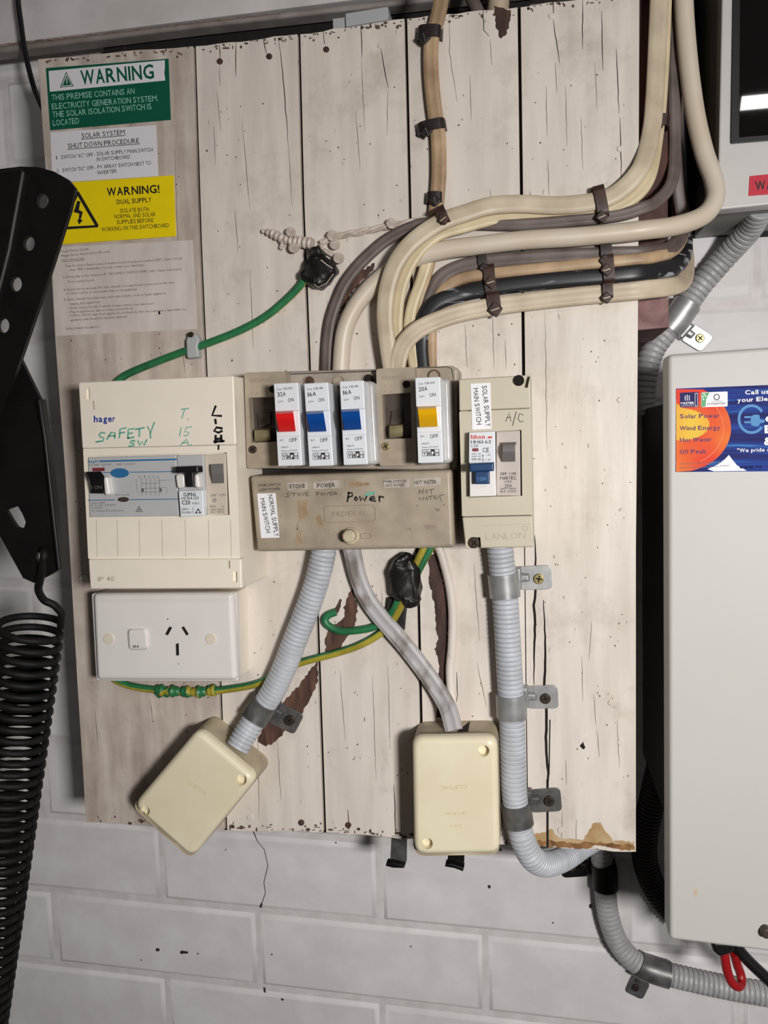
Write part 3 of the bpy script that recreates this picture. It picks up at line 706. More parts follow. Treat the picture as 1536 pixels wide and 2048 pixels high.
b.text('CD 440T  15075H', A3(192, 858), A3(370, 852), 4, 66.1); b.text('40A  I n 0.03 A', A3(420, 852), A3(570, 846), 4, 66.1)
for k in range(5):
    x = 600 + k * 36; b.ribbon(mp(A3, [(x, 945), (x + 20, 962), (x + 20, 1095)]), .7, 66.1); b.text('N135'[k % 4], A3(x + 5, 945), A3(x + 12, 944), 3, 66.1)
for y in (1000, 1040, 1070): b.ribbon(mp(A3, [(620, y), (770, y - 5)]), .7, 66.1)
b.ribbon(mp(A3, [(575, 965), (580, 1040), (598, 1080)]), .6, 66.1); b.ribbon(mp(A3, [(745, 975), (845, 970)]), .6, 66.1); b.ribbon(mp(A3, [(760, 1030), (825, 1030), (825, 1075)]), .6, 66.1)
b.flat([A3(617, 1040), A3(638, 1039), A3(638, 1066), A3(617, 1066)], 66.1); b.flat([A3(764, 1038), A3(783, 1037), A3(783, 1064), A3(764, 1064)], 66.1)
b.plate(mp(A3, [(598, 1180), (630, 1228), (570, 1228)]), [mp(A3, [(598, 1190), (622, 1224), (578, 1224)])], 65.9, 66.1); b.plate(circ(A3(599, 1212), 2.8, 10), [circ(A3(599, 1212), 1.6, 10)], 65.9, 66.1)
b.text('TEST monthly', A3(400, 1098), A3(525, 1094), 3, 66.1)
for t, y, x in (('AS/NZS 61008', 1164, 320), ('IP 20  63A  230/400V', 1182, 412), ('I n 1500A', 1204, 306), ('-25 C connection 35 mm cable section', 1226, 470)): b.text(t, A3(210, y), A3(x, y - 4), 3.6, 66.1)
b.build('lettering', M['inkgrey'], rcd)
MB().slab([A3(305, 945), A3(340, 944), A3(362, 1090), A3(318, 1096)], 66, 72, 2, 1.5).build('toggle_shoulder', M['white'], rcd)
tg = MB(); L = []
prof = [[(172, 905), (288, 900)], [(205, 985), (318, 940)], [(205, 1000), (318, 945)], [(207, 1078), (312, 1080)]]
L = []
for side in (0, 1):
    P = [prof[k][side] for k in range(4)]
    L.append([U(A3(*P[0]), 66), U(A3(*P[0]), 82), U(A3(*P[1]), 79), U(A3(*P[2]), 78), U(A3(*P[3]), 70), U(A3(*P[3]), 66)])
t = tg.loft(L).build('toggle', M['black'], rcd)
b = MB(); b.text('I ON', A3(212, 1042), A3(300, 1042), 6.5, 76.5); b.build('lettering', M['inkgrey'], t)
# clipsal style breaker with a black toggle
mcb = thing('circuit_breaker', 'narrow grey breaker with a black toggle beside the wide safety switch', 'circuit breaker', A3(1020, 1268), 60, 'breakers clipped in the cream enclosure')
MB().slab([A3(902, 770), A3(1118, 764), A3(1142, 1258), A3(926, 1268)], 59.2, 66, .6, .8).build('body', M['din_grey'], mcb)
t = MB().slab([A3(915, 1060), A3(1114, 1052), A3(1121, 1260), A3(932, 1270)], 64, 70.5, .6, .8).build('label_plate', M['hpm'], mcb)
b = MB(); b.text('CLIPSAL', A3(957, 1102), A3(1062, 1098), 6.6, 70.6, .03); b.text('MCB4-120', A3(942, 1132), A3(1081, 1126), 5.6, 70.6); b.text('C20', A3(945, 1168), A3(1012, 1167), 7.4, 70.6, .02); b.text('4.5kA', A3(1030, 1168), A3(1086, 1166), 4.6, 70.6)
b.text('240V~', A3(940, 1216), A3(1012, 1214), 4.6, 70.6); b.text('50/60Hz', A3(942, 1242), A3(1020, 1240), 4.6, 70.6)
b.plate(mp(A3, [(1076, 1198), (1102, 1238), (1050, 1240)]), [circ(A3(1076, 1226), 2.6, 10)], 70.4, 70.6); b.ribbon(mp(A3, [(1035, 1190), (1036, 1240)]), .8, 70.6)
b.build('lettering', M['ink'], t)
for q in ([A3(888, 920), A3(962, 925), A3(972, 1028), A3(905, 1046)], [A3(1036, 925), A3(1078, 918), A3(1090, 1040), A3(1042, 1030)]): MB().slab(q, 66, 71, 2.5, 1.5).build('toggle_shoulder', M['white'], mcb)
b = MB(); b.slab([A3(884, 862), A3(1074, 855), A3(1078, 912), A3(888, 916)], 72, 80, 1, 1.5); b.slab([A3(968, 905), A3(1034, 903), A3(1036, 1028), A3(975, 1028)], 66, 75, 0, 1); b.build('toggle', M['black'], mcb)
# old 15 amp breaker
old = thing('circuit_breaker', 'cream breaker with a grey toggle at the right end of the cream enclosure', 'circuit breaker', A3(1225, 1252), 60, 'breakers clipped in the cream enclosure')
t = MB().slab([A3(1130, 768), A3(1302, 752), A3(1312, 1250), A3(1146, 1257)], 59.2, 62.5, .5, .6).build('body', mat('din_cream', (206, 192, 176), rough=.45, var=.08), old)
b = MB(); b.text('OFF  I ON', A3(1175, 1106), A3(1298, 1098), 4.8, 62.6); b.plate(circ(A3(1207, 1133), 4.5, 4), [circ(A3(1207, 1133), 2.2, 8)], 62.4, 62.6); b.text('15A', A3(1175, 1194), A3(1218, 1192), 5, 62.6); b.text('G', A3(1268, 1194), A3(1284, 1193), 4, 62.6)
b.text('240V 50Hz', A3(1175, 1218), A3(1285, 1214), 3.6, 62.6); b.text('3kA  R15G', A3(1175, 1238), A3(1285, 1234), 3.6, 62.6); b.build('lettering', M['inkgrey'], t)
b = MB(); wedge(b, [A3(1178, 842), A3(1280, 838), A3(1286, 995), A3(1190, 998)], 62, 68, 70, 64); b.build('toggle', M['grey_toggle'], old)

def ringplate(b, q, r, wdt, d0, d1):
    P = xz(q, d1); A = round_poly(P, r / 1000, 6); B = round_poly(inset(P, wdt / 1000), max(r - wdt, .2) / 1000, 6)
    V = lambda L, d: [Vector((p.x, -d / 1000, p.y)) for p in L]
    l0, l1, l2, l3 = V(A, d0), V(A, d1), V(B, d1), V(B, d0)
    b.loft([l0, l1, l2, l3, l0], False, False)
# ------------------------------------------------------------------ power socket
so = thing('power_socket', 'white switched power socket below the cream switchboard enclosure', 'socket', A4(750, 1250), 0)
Qp = [A4(192, 588), A4(1282, 578), A4(1298, 1252), A4(228, 1248)]
MB().slab(sub(Qp, .01, .01, .99, .99), 0, 29, 1.5, 0).build('mounting_block', M['cream'], so)
slots = MB()
def bar(c, a, l, w):
    dx, dy = math.cos(a), math.sin(a); return [(c[0] + dx * l - dy * w, c[1] + dy * l + dx * w), (c[0] + dx * l + dy * w, c[1] + dy * l - dx * w), (c[0] - dx * l + dy * w, c[1] - dy * l - dx * w), (c[0] - dx * l - dy * w, c[1] - dy * l + dx * w)]
SL = [bar(A4(760, 877), math.radians(118), 9.5, 3.3), bar(A4(884, 877), math.radians(58), 9.5, 3.3), bar(A4(826, 1016), math.radians(88), 12.5, 3.4)]
for q in SL: slots.slab(q, 31, 42)
pl = MB().slab(Qp, 28, 38, 3, 0).build('cover_plate', M['white'], so) if False else None
b = MB(); P0 = Qp; b.slab(P0, 27, 33, 2.5, 2.0)
b.build('plate_rim', M['white'], so)
face = MB().slab([A4(200, 592), A4(1255, 582), A4(1284, 1246), A4(231, 1244)], 30, 38.5, 4, 4.5).build('face_plate', M['white'], so, cut=slots)
b = MB()
for q in SL: b.slab(q, 30.5, 37.6)
b.build('pin_slot_shade', M['crack'], so)  # near-black filler paints the shade inside the pin slots
r = MB().slab([A4(470, 860), A4(606, 858), A4(614, 1004), A4(480, 1007)], 38, 41, 3.2, 1.2).build('rocker_switch', M['white'], so)
pass
b = MB(); b.text('15A', A4(510, 994), A4(555, 992), 4.6, 41.1, .03); b.build('lettering', M['ink'], r)
b = MB(); ringplate(b, mp(A4, [(465, 854), (611, 852), (619, 1009), (475, 1012)]), 3.8, .28, 38.4, 38.62); b.build('switch_gap', M['inkgrey'], so)
for c in ((325, 930), (1090, 930)): MB().slab(circ(A4(*c), 10.8, 22), 38, 39.3, 0, .5).build('screw_cap', M['ivory'], so)
b = MB()
for c in ((770, 780), (852, 1115), (512, 95)): b.flat(ragged(circ(A4(*c), 1.4, 6), .4, 2), 38.62)
b.build('speck', M['grime'], so)

# ------------------------------------------------------------------ beige distribution panel
dp = thing('distribution_panel', 'beige plug-in breaker panel at the centre of the board', 'panel', (705, 1104), 0)
MB().slab([A5(84, 160), A6(818, 138), (914, 941), A5(108, 1056)], 0, 30, 4, 2.5).build('chassis', M['beige_mid'], dp)
MB().slab([(505, 930), (906, 930), (908, 1090), (515, 1098)], 0, 6, 0, 0).build('back_plate', M['black'], dp)
MB().slab([A5(1310, 155), A5(1330, 130), A6(780, 130), (910, 760), (908, 770), A5(1310, 180)], 30, 31, 0, .3).build('chassis_rib', M['beige'], dp)
b = MB(); b.ribbon([A5(490, 178), A5(1310, 150)], 1.6, 30.1); b.ribbon(mp(A6, [(465, 148), (730, 140), (762, 158), (775, 240)]), 1.4, 31.1); b.build('seam', M['crack'], dp)
for c, m_, r_ in (((690, 245), 'bare', 12), ((965, 245), 'beige', 12), ((1240, 230), 'crack', 13)):
    MB().plate(circ(A5(*c), r_, 20), [circ(A5(*c), r_ - 2, 20)], 29.5, 31.2).build('socket_ring', M['beige'], dp)
    MB().slab(circ(A5(*c), r_ - 2, 20), 29.5, 30.15).build('socket_hole', M[m_], dp)
MB().plate(circ(A6(615, 215), 13, 20), [circ(A6(615, 215), 10, 20)], 29.5, 32).build('socket_ring', M['bare'], dp)
cv = MB().slab([(499, 952), (903, 939), (909, 1096), (513, 1104)], 6, 46, 3, 3.5, .5).build('lower_cover', M['beige'], dp)
rr = [A7(800, 440), A7(1295, 430), A7(1305, 592), A7(812, 604)]
ro = xz(rr, 46.5)
b = MB(); ringplate(b, rr, 3.2, .45, 45.8, 46.4); b.text('FEDERAL', A7(885, 545), A7(1222, 528), 9.5, 46.12, .01); b.build('raised_nameplate', M['beige_ink'], cv)
k = MB().slab(circ(A7(1062, 732), 17.5, 24), 45.5, 49, 0, 1.2).slab(circ(A7(1040, 735), 13.5, 9), 48, 58, 1.2, 1.6).build('cover_knob', M['jb_base'], cv)
b = MB(); q = [A7(1152, 705), A7(1258, 702), A7(1262, 752), A7(1156, 756)]; ringplate(b, q, 2.1, .4, 45.8, 46.6); b.build('oval_boss', M['beige_ink'], cv)
def tape_label(parent, q, lines, d, name='tape_label', m='steeltape'):
    t = MB().slab(q, d - .1, d + .25, 0, 0).build(name, M[m], parent); b = MB()
    for s_, p_, p2_, h_ in lines: b.text(s_, p_, p2_, h_, d + .36, .006)
    b.build('lettering', M['ink'], t); return t
tape_label(dp, mp(A7, [(172, 222), (395, 212), (398, 290), (178, 300)]), [('MAIN SWITCH', A7(182, 256), A7(388, 246), 5), ('LIGHT POWER', A7(186, 298), A7(388, 288), 5)], 46.05, m='beige')
tape_label(dp, mp(A7, [(448, 220), (642, 210), (650, 280), (455, 290)]), [('STOVE', A7(472, 274), A7(628, 268), 8)], 46.05)
tape_label(dp, mp(A7, [(700, 206), (960, 192), (968, 268), (708, 282)]), [('POWER', A7(740, 266), A7(915, 258), 8)], 46.05)
tape_label(dp, mp(A7, [(1000, 198), (1375, 185), (1380, 262), (1006, 274)]), [('--', A7(960, 246), A7(985, 245), 2)], 46.05, m='beige')
tape_label(dp, mp(A8, [(120, 262), (340, 252), (345, 325), (125, 333)]), [('MAIN SWITCH', A8(122, 290), A8(316, 284), 5.4), ('HOT WATER', A8(140, 324), A8(302, 318), 5.4)], 46.05)
tape_label(dp, mp(A8, [(382, 250), (618, 238), (622, 310), (388, 322)]), [('HOT WATER', A8(392, 302), A8(584, 294), 7.4)], 46.05)
b = MB()
INK(b, A7, [[(480, 315), (448, 320), (450, 335), (478, 340), (470, 355), (435, 352)], [(490, 322), (545, 315)], [(518, 318), (520, 348)], [(565, 318), (552, 332), (568, 346), (582, 332), (566, 318)], [(590, 312), (604, 345), (620, 310)], [(655, 308), (630, 312), (632, 345), (658, 342)], [(632, 328), (652, 325)], [(662, 340), (665, 342)],
    [(735, 345), (735, 312)], [(728, 312), (762, 312), (762, 325), (738, 328)], [(782, 315), (775, 332), (790, 342), (800, 328), (782, 315)], [(808, 312), (818, 338), (828, 318), (838, 338), (850, 310)], [(888, 306), (862, 310), (864, 338), (890, 335)], [(864, 322), (885, 320)], [(900, 335), (902, 306), (925, 310), (922, 320), (905, 322), (938, 330)], [(962, 328), (966, 330)]], 1.1, 46.1)
INK(b, A8, [[(435, 345), (430, 388)], [(468, 342), (462, 385)], [(432, 368), (465, 362)], [(492, 350), (482, 368), (498, 382), (512, 366), (494, 350)], [(515, 350), (565, 342)], [(540, 348), (538, 382)],
    [(430, 415), (440, 440), (452, 420), (462, 440), (475, 412)], [(485, 440), (498, 408), (510, 436)], [(490, 428), (506, 426)], [(512, 408), (552, 402)], [(532, 406), (532, 434)], [(585, 402), (562, 405), (562, 430), (588, 428)], [(562, 418), (582, 415)], [(600, 428), (602, 400), (650, 390), (612, 408), (630, 450)], [(645, 478), (652, 486)], [(415, 480), (418, 498)], [(575, 510), (590, 538), (612, 525), (600, 515)]], 1.1, 46.1)
b.build('pen_writing', M['ink'], cv)
b = MB()
INK(b, A7, [[(1045, 310), (1030, 398)], [(1038, 315), (1078, 318), (1080, 345), (1040, 358)], [(1112, 355), (1098, 375), (1112, 392), (1130, 375), (1112, 356)], [(1150, 352), (1160, 392), (1178, 362), (1195, 392), (1215, 350)], [(1245, 376), (1298, 368), (1285, 348), (1255, 358), (1252, 388), (1300, 394)], [(1336, 348), (1340, 396)], [(1338, 366), (1354, 350), (1378, 358)]], 3.4, 46.1)
b.build('marker_writing', M['marker'], cv)
b = MB(); b.flat([A7(*p) for p in ragged([(1195, 320), (1300, 300), (1290, 330), (1200, 345)], 6, 8)], 46.06); b.build('green_smudge', M['gmarker'], cv)
b = MB()
STAINM = mat('rust_wash', (172, 150, 124), rough=.5, c2=(146, 120, 90), scale=70, detail=8)
for poly in ([(545, 385), (655, 380), (640, 450), (655, 520), (600, 570), (560, 600), (548, 680), (545, 620), (560, 540)], [(540, 690), (590, 670), (585, 740), (605, 800), (540, 820)], [(722, 540), (770, 530), (805, 610), (765, 650), (735, 600)], [(1030, 230), (1080, 210), (1245, 225), (1230, 245), (1150, 255), (1060, 262)]):
    b = MB(); b.flat([A7(*p) for p in ragged(poly, 7, 12)], 46.06 if poly[0][0] != 1030 else 46.45); b.build('rust_wash', STAINM, cv)
b = MB()
for poly in ([(460, 660), (560, 655), (600, 680), (500, 700)], [(305, 690), (365, 680), (360, 700), (320, 706)], [(575, 505), (625, 520), (600, 540)]): b.flat([A8(*p) for p in ragged(poly, 6, 10)], 46.06)
for c in ((908, 690), (928, 715), (390, 535)): b.flat([A7(*p) for p in ragged(circ(c, 7, 8, 10), 3, 4)], 46.06)
b.build('smudge', M['beige_ink'], cv)
t = MB().slab(mp(A7, [(165, 322), (340, 318), (378, 745), (203, 750)]), 45.9, 46.4, 0, 0).build('main_switch_sticker', M['pwhite'], dp)
part(t, 'white sticker reading normal supply main switch')
b = MB(); b.text('NORMAL SUPPLY', A7(270, 336), A7(332, 735), 8.8, 46.5, .004); b.text('MAIN SWITCH', A7(192, 372), A7(252, 702), 8.8, 46.5, .004); b.build('lettering', M['ink'], t)

# old breakers
def old_breaker(label, f, outer, win, tog, tog2, scr, smat, hole):
    o = thing('circuit_breaker', label, 'circuit breaker', f(*outer[2]), 30, 'old beige breakers')
    P = [f(*p) for p in outer]; W = [f(*p) for p in win]
    MB().plate(P, [W], 30.2, 42, 2.5).build('body', M['beige'], o)
    MB().slab(W, 30.2, 33).build('recess', M['oldbrown'], o)
    b = MB(); wedge(b, [f(*p) for p in tog], 33, 36, 44, 40); b.build('toggle', M['oldtoggle'], o)
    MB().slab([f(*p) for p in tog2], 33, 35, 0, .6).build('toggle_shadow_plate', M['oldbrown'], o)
    screw(o, f(*scr), 3.0, 42, M[smat], cross=True)
    b = MB(); b.text('FEDERAL', f(outer[0][0] + 50, outer[0][1] + 92), f(outer[0][0] + 258, outer[0][1] + 76), 6, 42.1)
    for k in range(6): b.flat(circ(f(outer[0][0] + 72 + 50 * (k % 3), outer[0][1] + 140 + 52 * (k // 3)), 1.2, 8), 42.1)
    b.text('250 V', f(scr[0] + 90, scr[1] + 36), f(scr[0] + 190, scr[1] + 30), 5, 42.1); b.ribbon([f(outer[3][0] + 12, outer[3][1] - 48), f(outer[2][0] - 10, outer[2][1] - 52)], .7, 42.1)
    b.build('embossed_lettering', M['beige_ink'], o)
    if hole: b = MB(); b.slab(circ(f(*hole), 7.6, 18), 41, 42.15); b.build('plug_hole', M['crack'], o)
old_breaker('old beige breaker with a brown recess at the left end of the beige panel', A5, [(86, 164), (472, 150), (500, 1046), (112, 1056)], [(126, 400), (382, 386), (402, 806), (152, 818)], [(178, 690), (326, 680), (330, 800), (182, 806)], [(205, 540), (330, 532), (330, 640), (215, 690)], (160, 880), 'dscrew', (352, 318))
old_breaker('old beige breaker with a brass screw between the blue and yellow breakers', A6, [(134, 156), (456, 140), (472, 956), (160, 964)], [(184, 372), (420, 352), (428, 732), (198, 742)], [(243, 620), (356, 610), (356, 718), (244, 730)], [(262, 505), (352, 500), (355, 600), (246, 640)], (212, 800), 'screw', (385, 285))

# plug-in breakers
def plug_breaker(label, f, q, tq, bq, m, amp, cat):
    Q = [f(*p) for p in q]; o = thing('plug_in_breaker', label, 'circuit breaker', Q[2], 30, 'white plug-in breakers')
    MB().slab([f(*p) for p in bq], 30.2, 54, 4, 3).build('mounting_base', M['hpm_base'], o)
    bd = MB().slab(Q, 42, 68, 1.2, .8).build('body', M['hpm'], o)
    up = MB().slab(sub(Q, 0, 0, 1, .34), 68.1, 70.5, .6, .7).build('upper_label', M['hpm'], o)
    lo = MB().slab(sub(Q, 0, .635, 1, 1), 68.1, 70.5, .8, .7).build('lower_label', M['hpm'], o)
    b = MB(); wedge(b, [f(*p) for p in tq], 67.5, 73, 80, 72); t = b.build('toggle', M[m], o)
    g = quadmap(Q); d = 70.62; b = MB()
    T_ = lambda s_, u0, v, u1, h, bo=0: b.text(s_, g(u0, v), g(u1, v - .008), h, d, bo)
    T_('Cat CB-' + cat, .12, .085, .78, 4.2); T_(amp, .14, .162, .48, 8.2, .008); T_('ON', .56, .232, .80, 7.2)
    T_('OFF', .52, .715, .85, 7.6); T_('Made in Poland', .18, .826, .82, 2.8)
    Lg = quadmap(sub(Q, .18, .84, .86, .92))
    b.plate([Lg(0, 0), Lg(1, 0), Lg(1, 1), Lg(0, 1)], [[Lg(.02, .06), Lg(.27, .06), Lg(.27, .94), Lg(.02, .94)], [Lg(.30, .06), Lg(.50, .06), Lg(.50, .94), Lg(.30, .94)], [Lg(.74, .06), Lg(.98, .06), Lg(.98, .94), Lg(.74, .94)]], 70.4, d)
    b.text('H', Lg(.32, .95), Lg(.47, .95), 8.4, d, .05); b.text('M', Lg(.76, .95), Lg(.96, .95), 8.4, d, .04)
    for uu in (.09, .19): b.flat([Lg(uu, .45), Lg(uu + .04, .35), Lg(uu + .02, .8)], d)
    b.ribbon([Lg(.06, .35), Lg(.14, .12), Lg(.23, .35), Lg(.14, .55), Lg(.06, .35)], .9, d); b.ribbon([Lg(.14, .55), Lg(.14, .88)], .9, d)
    b.build('lettering', M['ink'], o)
    b = MB(); b.text('P', Lg(.55, .92), Lg(.68, .92), 7.6, d + .1, .04); b.build('reversed_letter', M['pwhite'], o)
    b = MB(); b.text('250V~', g(.14, .235), g(.40, .23), 3.8, d); b.text('3kA', g(.13, .70), g(.30, .695), 4, d); b.text('N11605', g(.18, .785), g(.48, .78), 3.4, d); b.build('grey_lettering', M['inkgrey'], o)
    b = MB(); b.ribbon([g(.5, .04), g(.5, .33)], .5, d); b.ribbon([g(.47, .94), g(.47, .985)], .5, d)
plug_breaker('white plug-in breaker with a red toggle marked 32A', A5, [(358, 265), (585, 255), (625, 1030), (400, 1036)], [(374, 525), (540, 517), (566, 710), (410, 716)], [(350, 300), (605, 275), (645, 1010), (395, 1030)], 'red', '32A', '132')
plug_breaker('white plug-in breaker with a blue toggle next to the red toggle breaker', A5, [(640, 265), (866, 253), (916, 1030), (690, 1038)], [(658, 530), (822, 520), (852, 710), (696, 716)], [(640, 300), (885, 275), (935, 1010), (690, 1030)], 'blue', '16A', '116')
plug_breaker('white plug-in breaker with a blue toggle next to the old brass screw breaker', A5, [(972, 246), (1196, 235), (1236, 1018), (1010, 1026)], [(986, 508), (1156, 499), (1178, 692), (1020, 700)], [(966, 262), (1292, 236), (1334, 1022), (1004, 1040)], 'blue', '16A', '116')
plug_breaker('white plug-in breaker with a yellow toggle marked 20A', A6, [(456, 230), (666, 222), (691, 935), (481, 940)], [(478, 472), (632, 464), (645, 635), (496, 642)], [(452, 250), (742, 228), (764, 940), (478, 958)], 'yellow', '20A', '120')

# ------------------------------------------------------------------ solar enclosure
se = thing('solar_enclosure', 'khaki plastic solar supply enclosure right of the beige panel', 'enclosure', (1000, 1105), 0)
TL, TR, BR, BL = A6(820, 242), A6(1414, 207), A8(1434, 852), A8(838, 865)
MB().slab([TL, TR, BR, BL], 0, 49, 1, .6, 1.2).build('body', M['khaki'], se)
tc_ = MB().slab([TL, TR, A6(1420, 484), A6(824, 506)], 49, 55, 1.2, 1.2).build('top_cover', M['khaki'], se, cut=MB().slab([A6(1266, 190), A6(1420, 180), A6(1392, 312), A6(1262, 302)], 49.5, 58))
WN = [A6(898, 682), A6(1340, 664), A8(1336, 402), A8(868, 418)]
fp = MB().plate([A6(824, 512), A6(1420, 490), A8(1428, 568), A8(808, 582)], [WN], 49, 55, .6).build('front_panel', M['khaki'], se)
bc = MB().slab([A8(808, 590), A8(1428, 575), BR, BL], 49, 55, 1.2, 1.2).build('bottom_cover', M['khaki'], se, cut=MB().slab([A8(835, 768), A8(966, 770), A8(975, 880), A8(835, 890)], 49.5, 58))
MB().slab(circ(A6(1318, 252), 11, 20), 49.5, 51).build('fixing_hole', M['crack'], tc_)
screw(se, A8(912, 815), 4.2, 49.8, M['dscrew'], h=2)
b = MB(); q = mp(A8, [(985, 662), (1408, 650), (1412, 800), (990, 812)]); b.ribbon([q[0], q[1], q[2]], .9, 55.1); b.text('cnnoad' if False else 'LANLON', A8(1015, 790), A8(1365, 775), 12, 55.12, -.008)
b.plate(circ(A8(1362, 688), 5.5, 14), [circ(A8(1362, 688), 4, 14)], 54.9, 55.12); b.build('raised_lettering', M['khaki_ink'], bc)
b = MB(); INK(b, A6, [[(1210, 592), (1240, 520), (1252, 590)], [(1222, 562), (1250, 558)], [(1298, 512), (1265, 628)], [(1356, 538), (1325, 528), (1312, 570), (1330, 598), (1358, 590)]], 1.5, 55.1); b.build('pen_writing', M['ink'], fp)
t = MB().slab(mp(A6, [(918, 280), (1082, 272), (1092, 654), (932, 661)]), 54.9, 55.5).build('main_switch_sticker', M['pwhite'], se); part(t, 'white sticker reading solar supply main switch')
b = MB(); b.text('SOLAR SUPPLY', A6(1012, 298), A6(1046, 636), 9.6, 55.6, .005); b.text('MAIN SWITCH', A6(938, 318), A6(970, 622), 9.6, 55.6, .005); b.build('lettering', M['ink'], t)
# white breaker
hb = thing('circuit_breaker', 'white breaker with a navy toggle in the khaki solar enclosure', 'circuit breaker', A8(990, 408), 50, 'breakers clipped in the khaki enclosure')
MB().slab([A6(905, 684), A6(1120, 674), A8(1106, 404), A8(874, 411)], 49.2, 62, .8, .8).build('body', M['white'], hb)
lb = MB().slab([A6(905, 684), A6(1120, 674), A6(1124, 932), A6(903, 938)], 62, 64, .6, .6).build('label_plate', M['hpm'], hb)
b = MB(); b.text('hhon', A6(920, 738), A6(1038, 736), 8, 64.1, .03); b.flat(mp(A6, [(1060, 718), (1096, 716), (1096, 732), (1060, 734)]), 64.1); b.build('red_lettering', M['rprint'], lb)
MB().slab(mp(A6, [(930, 816), (985, 815), (985, 842), (931, 843)]), 63.8, 64.3, 1.2, .2).build('red_indicator', M['maroon'], lb)
b = MB(); b.text('HH61-63', A6(920, 778), A6(1086, 776), 7, 64.1); b.text('C20', A6(920, 808), A6(980, 806), 5.4, 64.1); b.text('CE', A6(1018, 850), A6(1074, 848), 9, 64.1)
b.text('I  ON', A6(1045, 880), A6(1082, 878), 3.4, 64.1); b.text('O  OFF', A6(1040, 920), A6(1086, 918), 3.4, 64.1); b.ribbon(mp(A6, [(1020, 876), (1021, 916)]), .9, 64.1); b.flat(mp(A6, [(1012, 880), (1020, 868), (1028, 880)]), 64.1); b.flat(mp(A6, [(1013, 912), (1021, 924), (1029, 912)]), 64.1)
for y in (868, 888, 908, 918): b.text('230/400V~ 6000', A6(924, y), A6(1004, y - 1), 2.6, 64.1)
b.build('lettering', M['ink'], lb)
b = MB(); b.slab(mp(A8, [(870, 120), (1086, 110), (1086, 186), (874, 192)]), 64, 74, .8, 1.2); b.slab(mp(A8, [(918, 186), (1048, 184), (1050, 299), (920, 300)]), 61, 69, .4, 1); tg = b.build('toggle', M['navy'], hb)
b = MB(); b.text('I ON', A8(945, 270), A8(1018, 266), 7, 69.15); b.build('lettering', M['lightblue'], tg)
# pinkish breaker
mb = thing('circuit_breaker', 'dull pinkish breaker with a grey toggle in the khaki solar enclosure', 'circuit breaker', A8(1220, 402), 50, 'breakers clipped in the khaki enclosure')
bd = MB().slab([A6(1132, 680), A6(1330, 668), A8(1322, 402), A8(1110, 402)], 49.2, 53, .5, .5).build('body', M['din_pink'], mb)
b = MB(); wedge(b, [A6(1186, 786), A6(1288, 782), A6(1290, 926), A6(1181, 928)], 53, 60, 62, 55); b.build('toggle', M['grey_toggle'], mb)
b = MB(); b.slab(mp(A6, [(1170, 768), (1296, 764), (1296, 786), (1176, 790)]), 53, 56); b.build('toggle_guard', M['oldbrown'], mb)
b = MB(); b.text('OFF  I ON', A8(1142, 222), A8(1282, 218), 5.4, 53.1, .015); b.text('MARTEC', A8(1142, 262), A8(1284, 258), 6.4, 53.1, .015); b.text('AS3152', A8(1180, 285), A8(1246, 283), 3.6, 53.1); b.text('20A', A8(1182, 328), A8(1245, 326), 6.6, 53.1)
b.text('240V 50Hz', A8(1142, 350), A8(1282, 346), 4, 53.1); b.text('3kA  K20A', A8(1142, 374), A8(1282, 370), 4, 53.1); b.build('lettering', M['ink'], bd)
# ------------------------------------------------------------------ junction boxes
def junction(label, q, d, base_poly, holes, word, wq, notch=None):
    o = thing('junction_box', label, 'junction box', q[2], 0, 'yellowed junction boxes')
    cut = MB()
    for c, r in holes: cut.slab(circ(c, r, 24), d - 6, d + 3)
    if notch:
        pass
    MB().slab(q, 0, d * .80, 9, 0, .8).build('base', M['jb_base'], o, cut=MB().slab(notch, -2, 24) if notch else None)
    if notch: MB().slab([(x, y + 14) if y > 1440 else (x, y + 60) for x, y in notch], 1, 23).build('entry_shade_fill', M['crack'], o)  # near-black filler paints the shade in the notch, no cavity behind
    lid = MB().slab(q, d * .80 + .1, d, 9, 5, 0).build('lid', M['jb'], o, cut=cut)
    b = MB()
    for w, (p0, p1, h) in zip(word, wq): b.text(w, p0, p1, h, d + .08, -.012)
    b.build('raised_lettering', M['jb_ink'], lid)
    return o
junction('yellowed junction box tilted at the lower left end of the short conduit', [B8(590, 300), B8(1048, 682), B8(545, 1300), B8(88, 895)], 44, None,
    [(B8(918, 704), 11.5), (B8(175, 944), 10.5)], ['CLIPSAL'], [(B8(512, 715), B8(665, 815), 7)])
junction('yellowed junction box standing upright under the grey twin cable', [C1(236, 274), C1(722, 268), C1(738, 936), C1(248, 945)], 43, None,
    [(C1(645, 356), 11.6), (C1(322, 886), 11.4)], ['CLIPSAL', 'IP56', '250V'], [(C1(550, 538), C1(400, 548), 8), (C1(545, 692), C1(430, 698), 5), (C1(525, 764), C1(450, 768), 5)],
    notch=[(894, 1405), (936, 1402), (937, 1456), (916, 1464), (898, 1464)])

